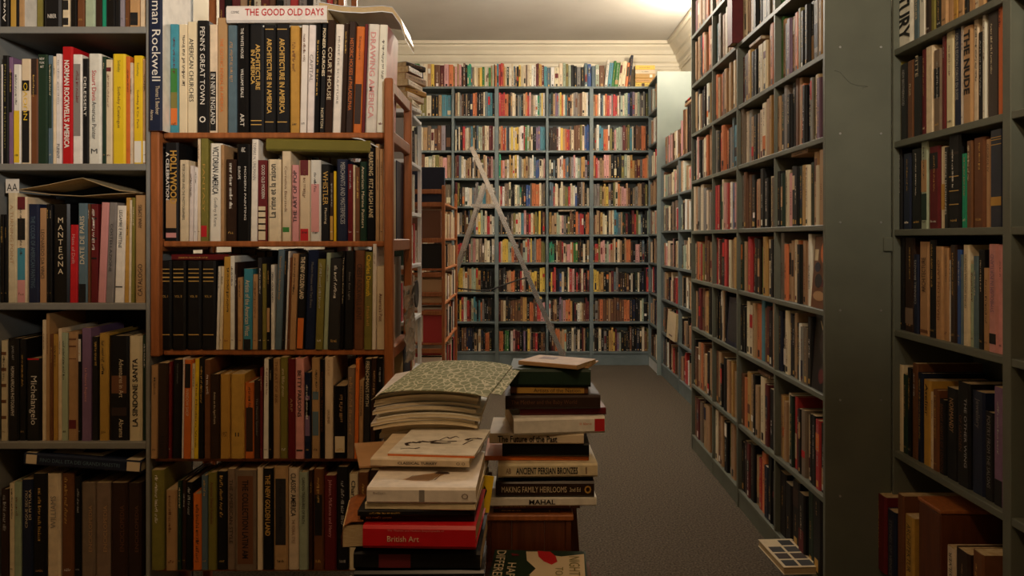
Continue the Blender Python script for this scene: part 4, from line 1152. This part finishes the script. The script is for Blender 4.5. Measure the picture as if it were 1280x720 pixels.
fp([(.045, .235), (.065, .23), (.07, .22), (.05, .218)], 'R', .0009)
def cover_text(root, th, L, s, code, u0, v0, length, hgt, rot, lift=.0016, bold=0.0):
    tv, tf, asp = text_mesh(s, bold); c, sn = math.cos(R(rot)), math.sin(R(rot))
    mesh_obj('title', [(th / 2 + lift, v0 + (t[0] * length) * sn + t[1] * hgt * c, L - (u0 + t[0] * length * c - t[1] * hgt * sn)) for t in tv], tf, M['ink'], cover_of(root), LIN[code])
cover_text(fx, ft, FL, 'DIFFERENT', 'c', .008, .25, .22, .024, -90)
cover_text(fx, ft, FL, 'HAPPY', 'c', .042, .17, .14, .022, -90)
cover_text(fx, ft, FL, 'NIGHT', 'i', .2, .22, .12, .028, -90)
cover_text(fx, ft, FL, 'TO ALL', 'i', .165, .15, .12, .02, -90)
sb = lie(-.125, 1.95, .5875, .05, .19, .012, 't', 'small tan ornamental book left of the festive book', GR, marks=False)
cover_poly(sb, .012, .05, [(.008, .01), (.042, .01), (.042, .18), (.008, .18)], 'd'); cover_poly(sb, .012, .05, [(.014, .02), (.036, .02), (.036, .17), (.014, .17)], 't', lift=.0009); cover_poly(sb, .012, .05, [(.018, .03), (.032, .03), (.032, .16), (.018, .16)], 'd', lift=.0012)

# ------------------------------------------------------------------ pile on the white rack, blue box file, plastic parcel
zp = 2.0705
for k, (c, L_, th, yw) in enumerate([('w', .24, .022, 14), ('c', .24, .028, 20), ('t', .25, .034, 8), ('m', .22, .026, -4), ('c', .25, .03, 12), ('t', .27, .036, 4), ('b', .2, .03, 8), ('d', .19, .026, -6)]):
    lie(-.53, 3.92 + .015 * (k % 2), zp, L_ * .8, .2, th, c, '%s book lying in the pile on the white rack, %s from the bottom' % (WORD[c], ORD[k]), 'pile on the white rack', yaw=yw + 66)
    zp += th + .0006
bbx = empty('box_file', (-.69, 5.62, 1.7005)); tag(bbx, 'large navy box file standing upright on the slim oak case', 'box')
bevbox('box_body', (-.1, .13, .0, .03, 0, .25), M['cover'], bbx, .002, LIN['n']); bevbox('page_block', (-.095, .125, .0305, .06, .004, .246), M['paper'], bbx, 0); bevbox('back_board', (-.1, .13, .0605, .065, 0, .25), M['cover'], bbx, .001, LIN['s'])
# crumpled clear plastic parcel hanging in the ladder side of the front oak case
bm = bmesh.new(); bmesh.ops.create_grid(bm, x_segments=12, y_segments=16, size=.5)
rnd = random.Random(3)
for v in bm.verts: v.co = Vector((rnd.uniform(-.006, .006) + .012 * math.cos(v.co.x * 3), v.co.x * .2, v.co.y * .24 + rnd.uniform(-.004, .004)))
r0 = bmesh.ops.solidify(bm, geom=bm.faces[:], thickness=.001)
me = bpy.data.meshes.new('plastic_wrap'); bm.to_mesh(me); bm.free(); me.materials.append(M['plastic'])
pc = empty('plastic_parcel', (gx(491) + .012, YW + .25, 1.18)); tag(pc, 'clear plastic wrapped parcel with dark round label hanging on oak ladder side', 'parcel')
link(bpy.data.objects.new('plastic_wrap', me), pc)
vs = [(.022 + dx, .045 * math.cos(t * math.pi / 8), .09 + .045 * math.sin(t * math.pi / 8)) for dx in (0, .004) for t in range(16)]
mesh_obj('round_label', vs, [tuple(range(15, -1, -1)), tuple(range(16, 32))] + [(t, (t + 1) % 16, 16 + (t + 1) % 16, 16 + t) for t in range(16)], M['black'], pc)

# ------------------------------------------------------------------ aluminium stepladder before the back wall
la = empty('stepladder', (0, 8.0, 0)); tag(la, 'aluminium stepladder standing open in front of the back wall bookcase', 'ladder')
YL = (0.0, .36)
fA, fT = Vector((.50, 0, .012)), Vector((-.525, 0, 2.36)); gA, gT = Vector((-1.06, 0, .012)), Vector((-.40, 0, 2.0))
for y in YL:
    s = .03 * (1 if y == 0 else -1)
    beam('front_rail', fA + Vector((0, y, 0)), fT + Vector((0, y - s, 0)), .028, .042, M['alu'], la, up=(1, 0, .3))
    beam('rear_rail', gA + Vector((0, y + s * .5, 0)), gT + Vector((0, y + s * .5, 0)), .022, .034, M['alu'], la, up=(1, 0, .3))
    bevbox('foot', (.475, .54, y - .02, y + .02, 0, .05), M['black'], la, .004); bevbox('foot', (-1.1, -1.03, y - .02 + s * .5, y + .02 + s * .5, 0, .05), M['black'], la, .004)
for i in range(1, 9):
    p = fA.lerp(fT, i / 8.6); beam('step', p + Vector((.005, .02, 0)), p + Vector((.005, .34, 0)), .07, .022, M['alu'], la)
for i in range(1, 6):
    p = gA.lerp(gT, i / 6); beam('rung', p + Vector((0, .02, 0)), p + Vector((0, .34, 0)), .03, .03, M['alu'], la)
for y in YL: beam('spreader', (-.53, y, 1.78), (-.285, y, 1.78), .012, .03, M['alu'], la)
tube('strap', [(.03, -.03, 1.06), (-.08, -.04, 1.03), (-.22, -.05, .98), (-.33, -.05, .94), (-.45, -.04, .93), (-.74, .0, .96)], .008, M['black'], la, 6)

# ------------------------------------------------------------------ all remaining small shelved books as one object
me = bpy.data.meshes.new('shelved_books'); me.from_pydata(STUFF_V, [], STUFF_F); me.materials.append(M['stuff'])
at = me.attributes.new('col', 'FLOAT_COLOR', 'FACE')
at.data.foreach_set('color', [v for c in STUFF_C for v in (*c, 1.0)])
so_ = bpy.data.objects.new('shelved_books', me); COL.objects.link(so_)
so_['kind'] = 'stuff'; so_['label'] = 'hundreds of small shelved books on the back wall, side and rear bookcases'; so_['category'] = 'books'
print('BOOKS', N_BOOK[0], 'STUFF', len(STUFF_F))
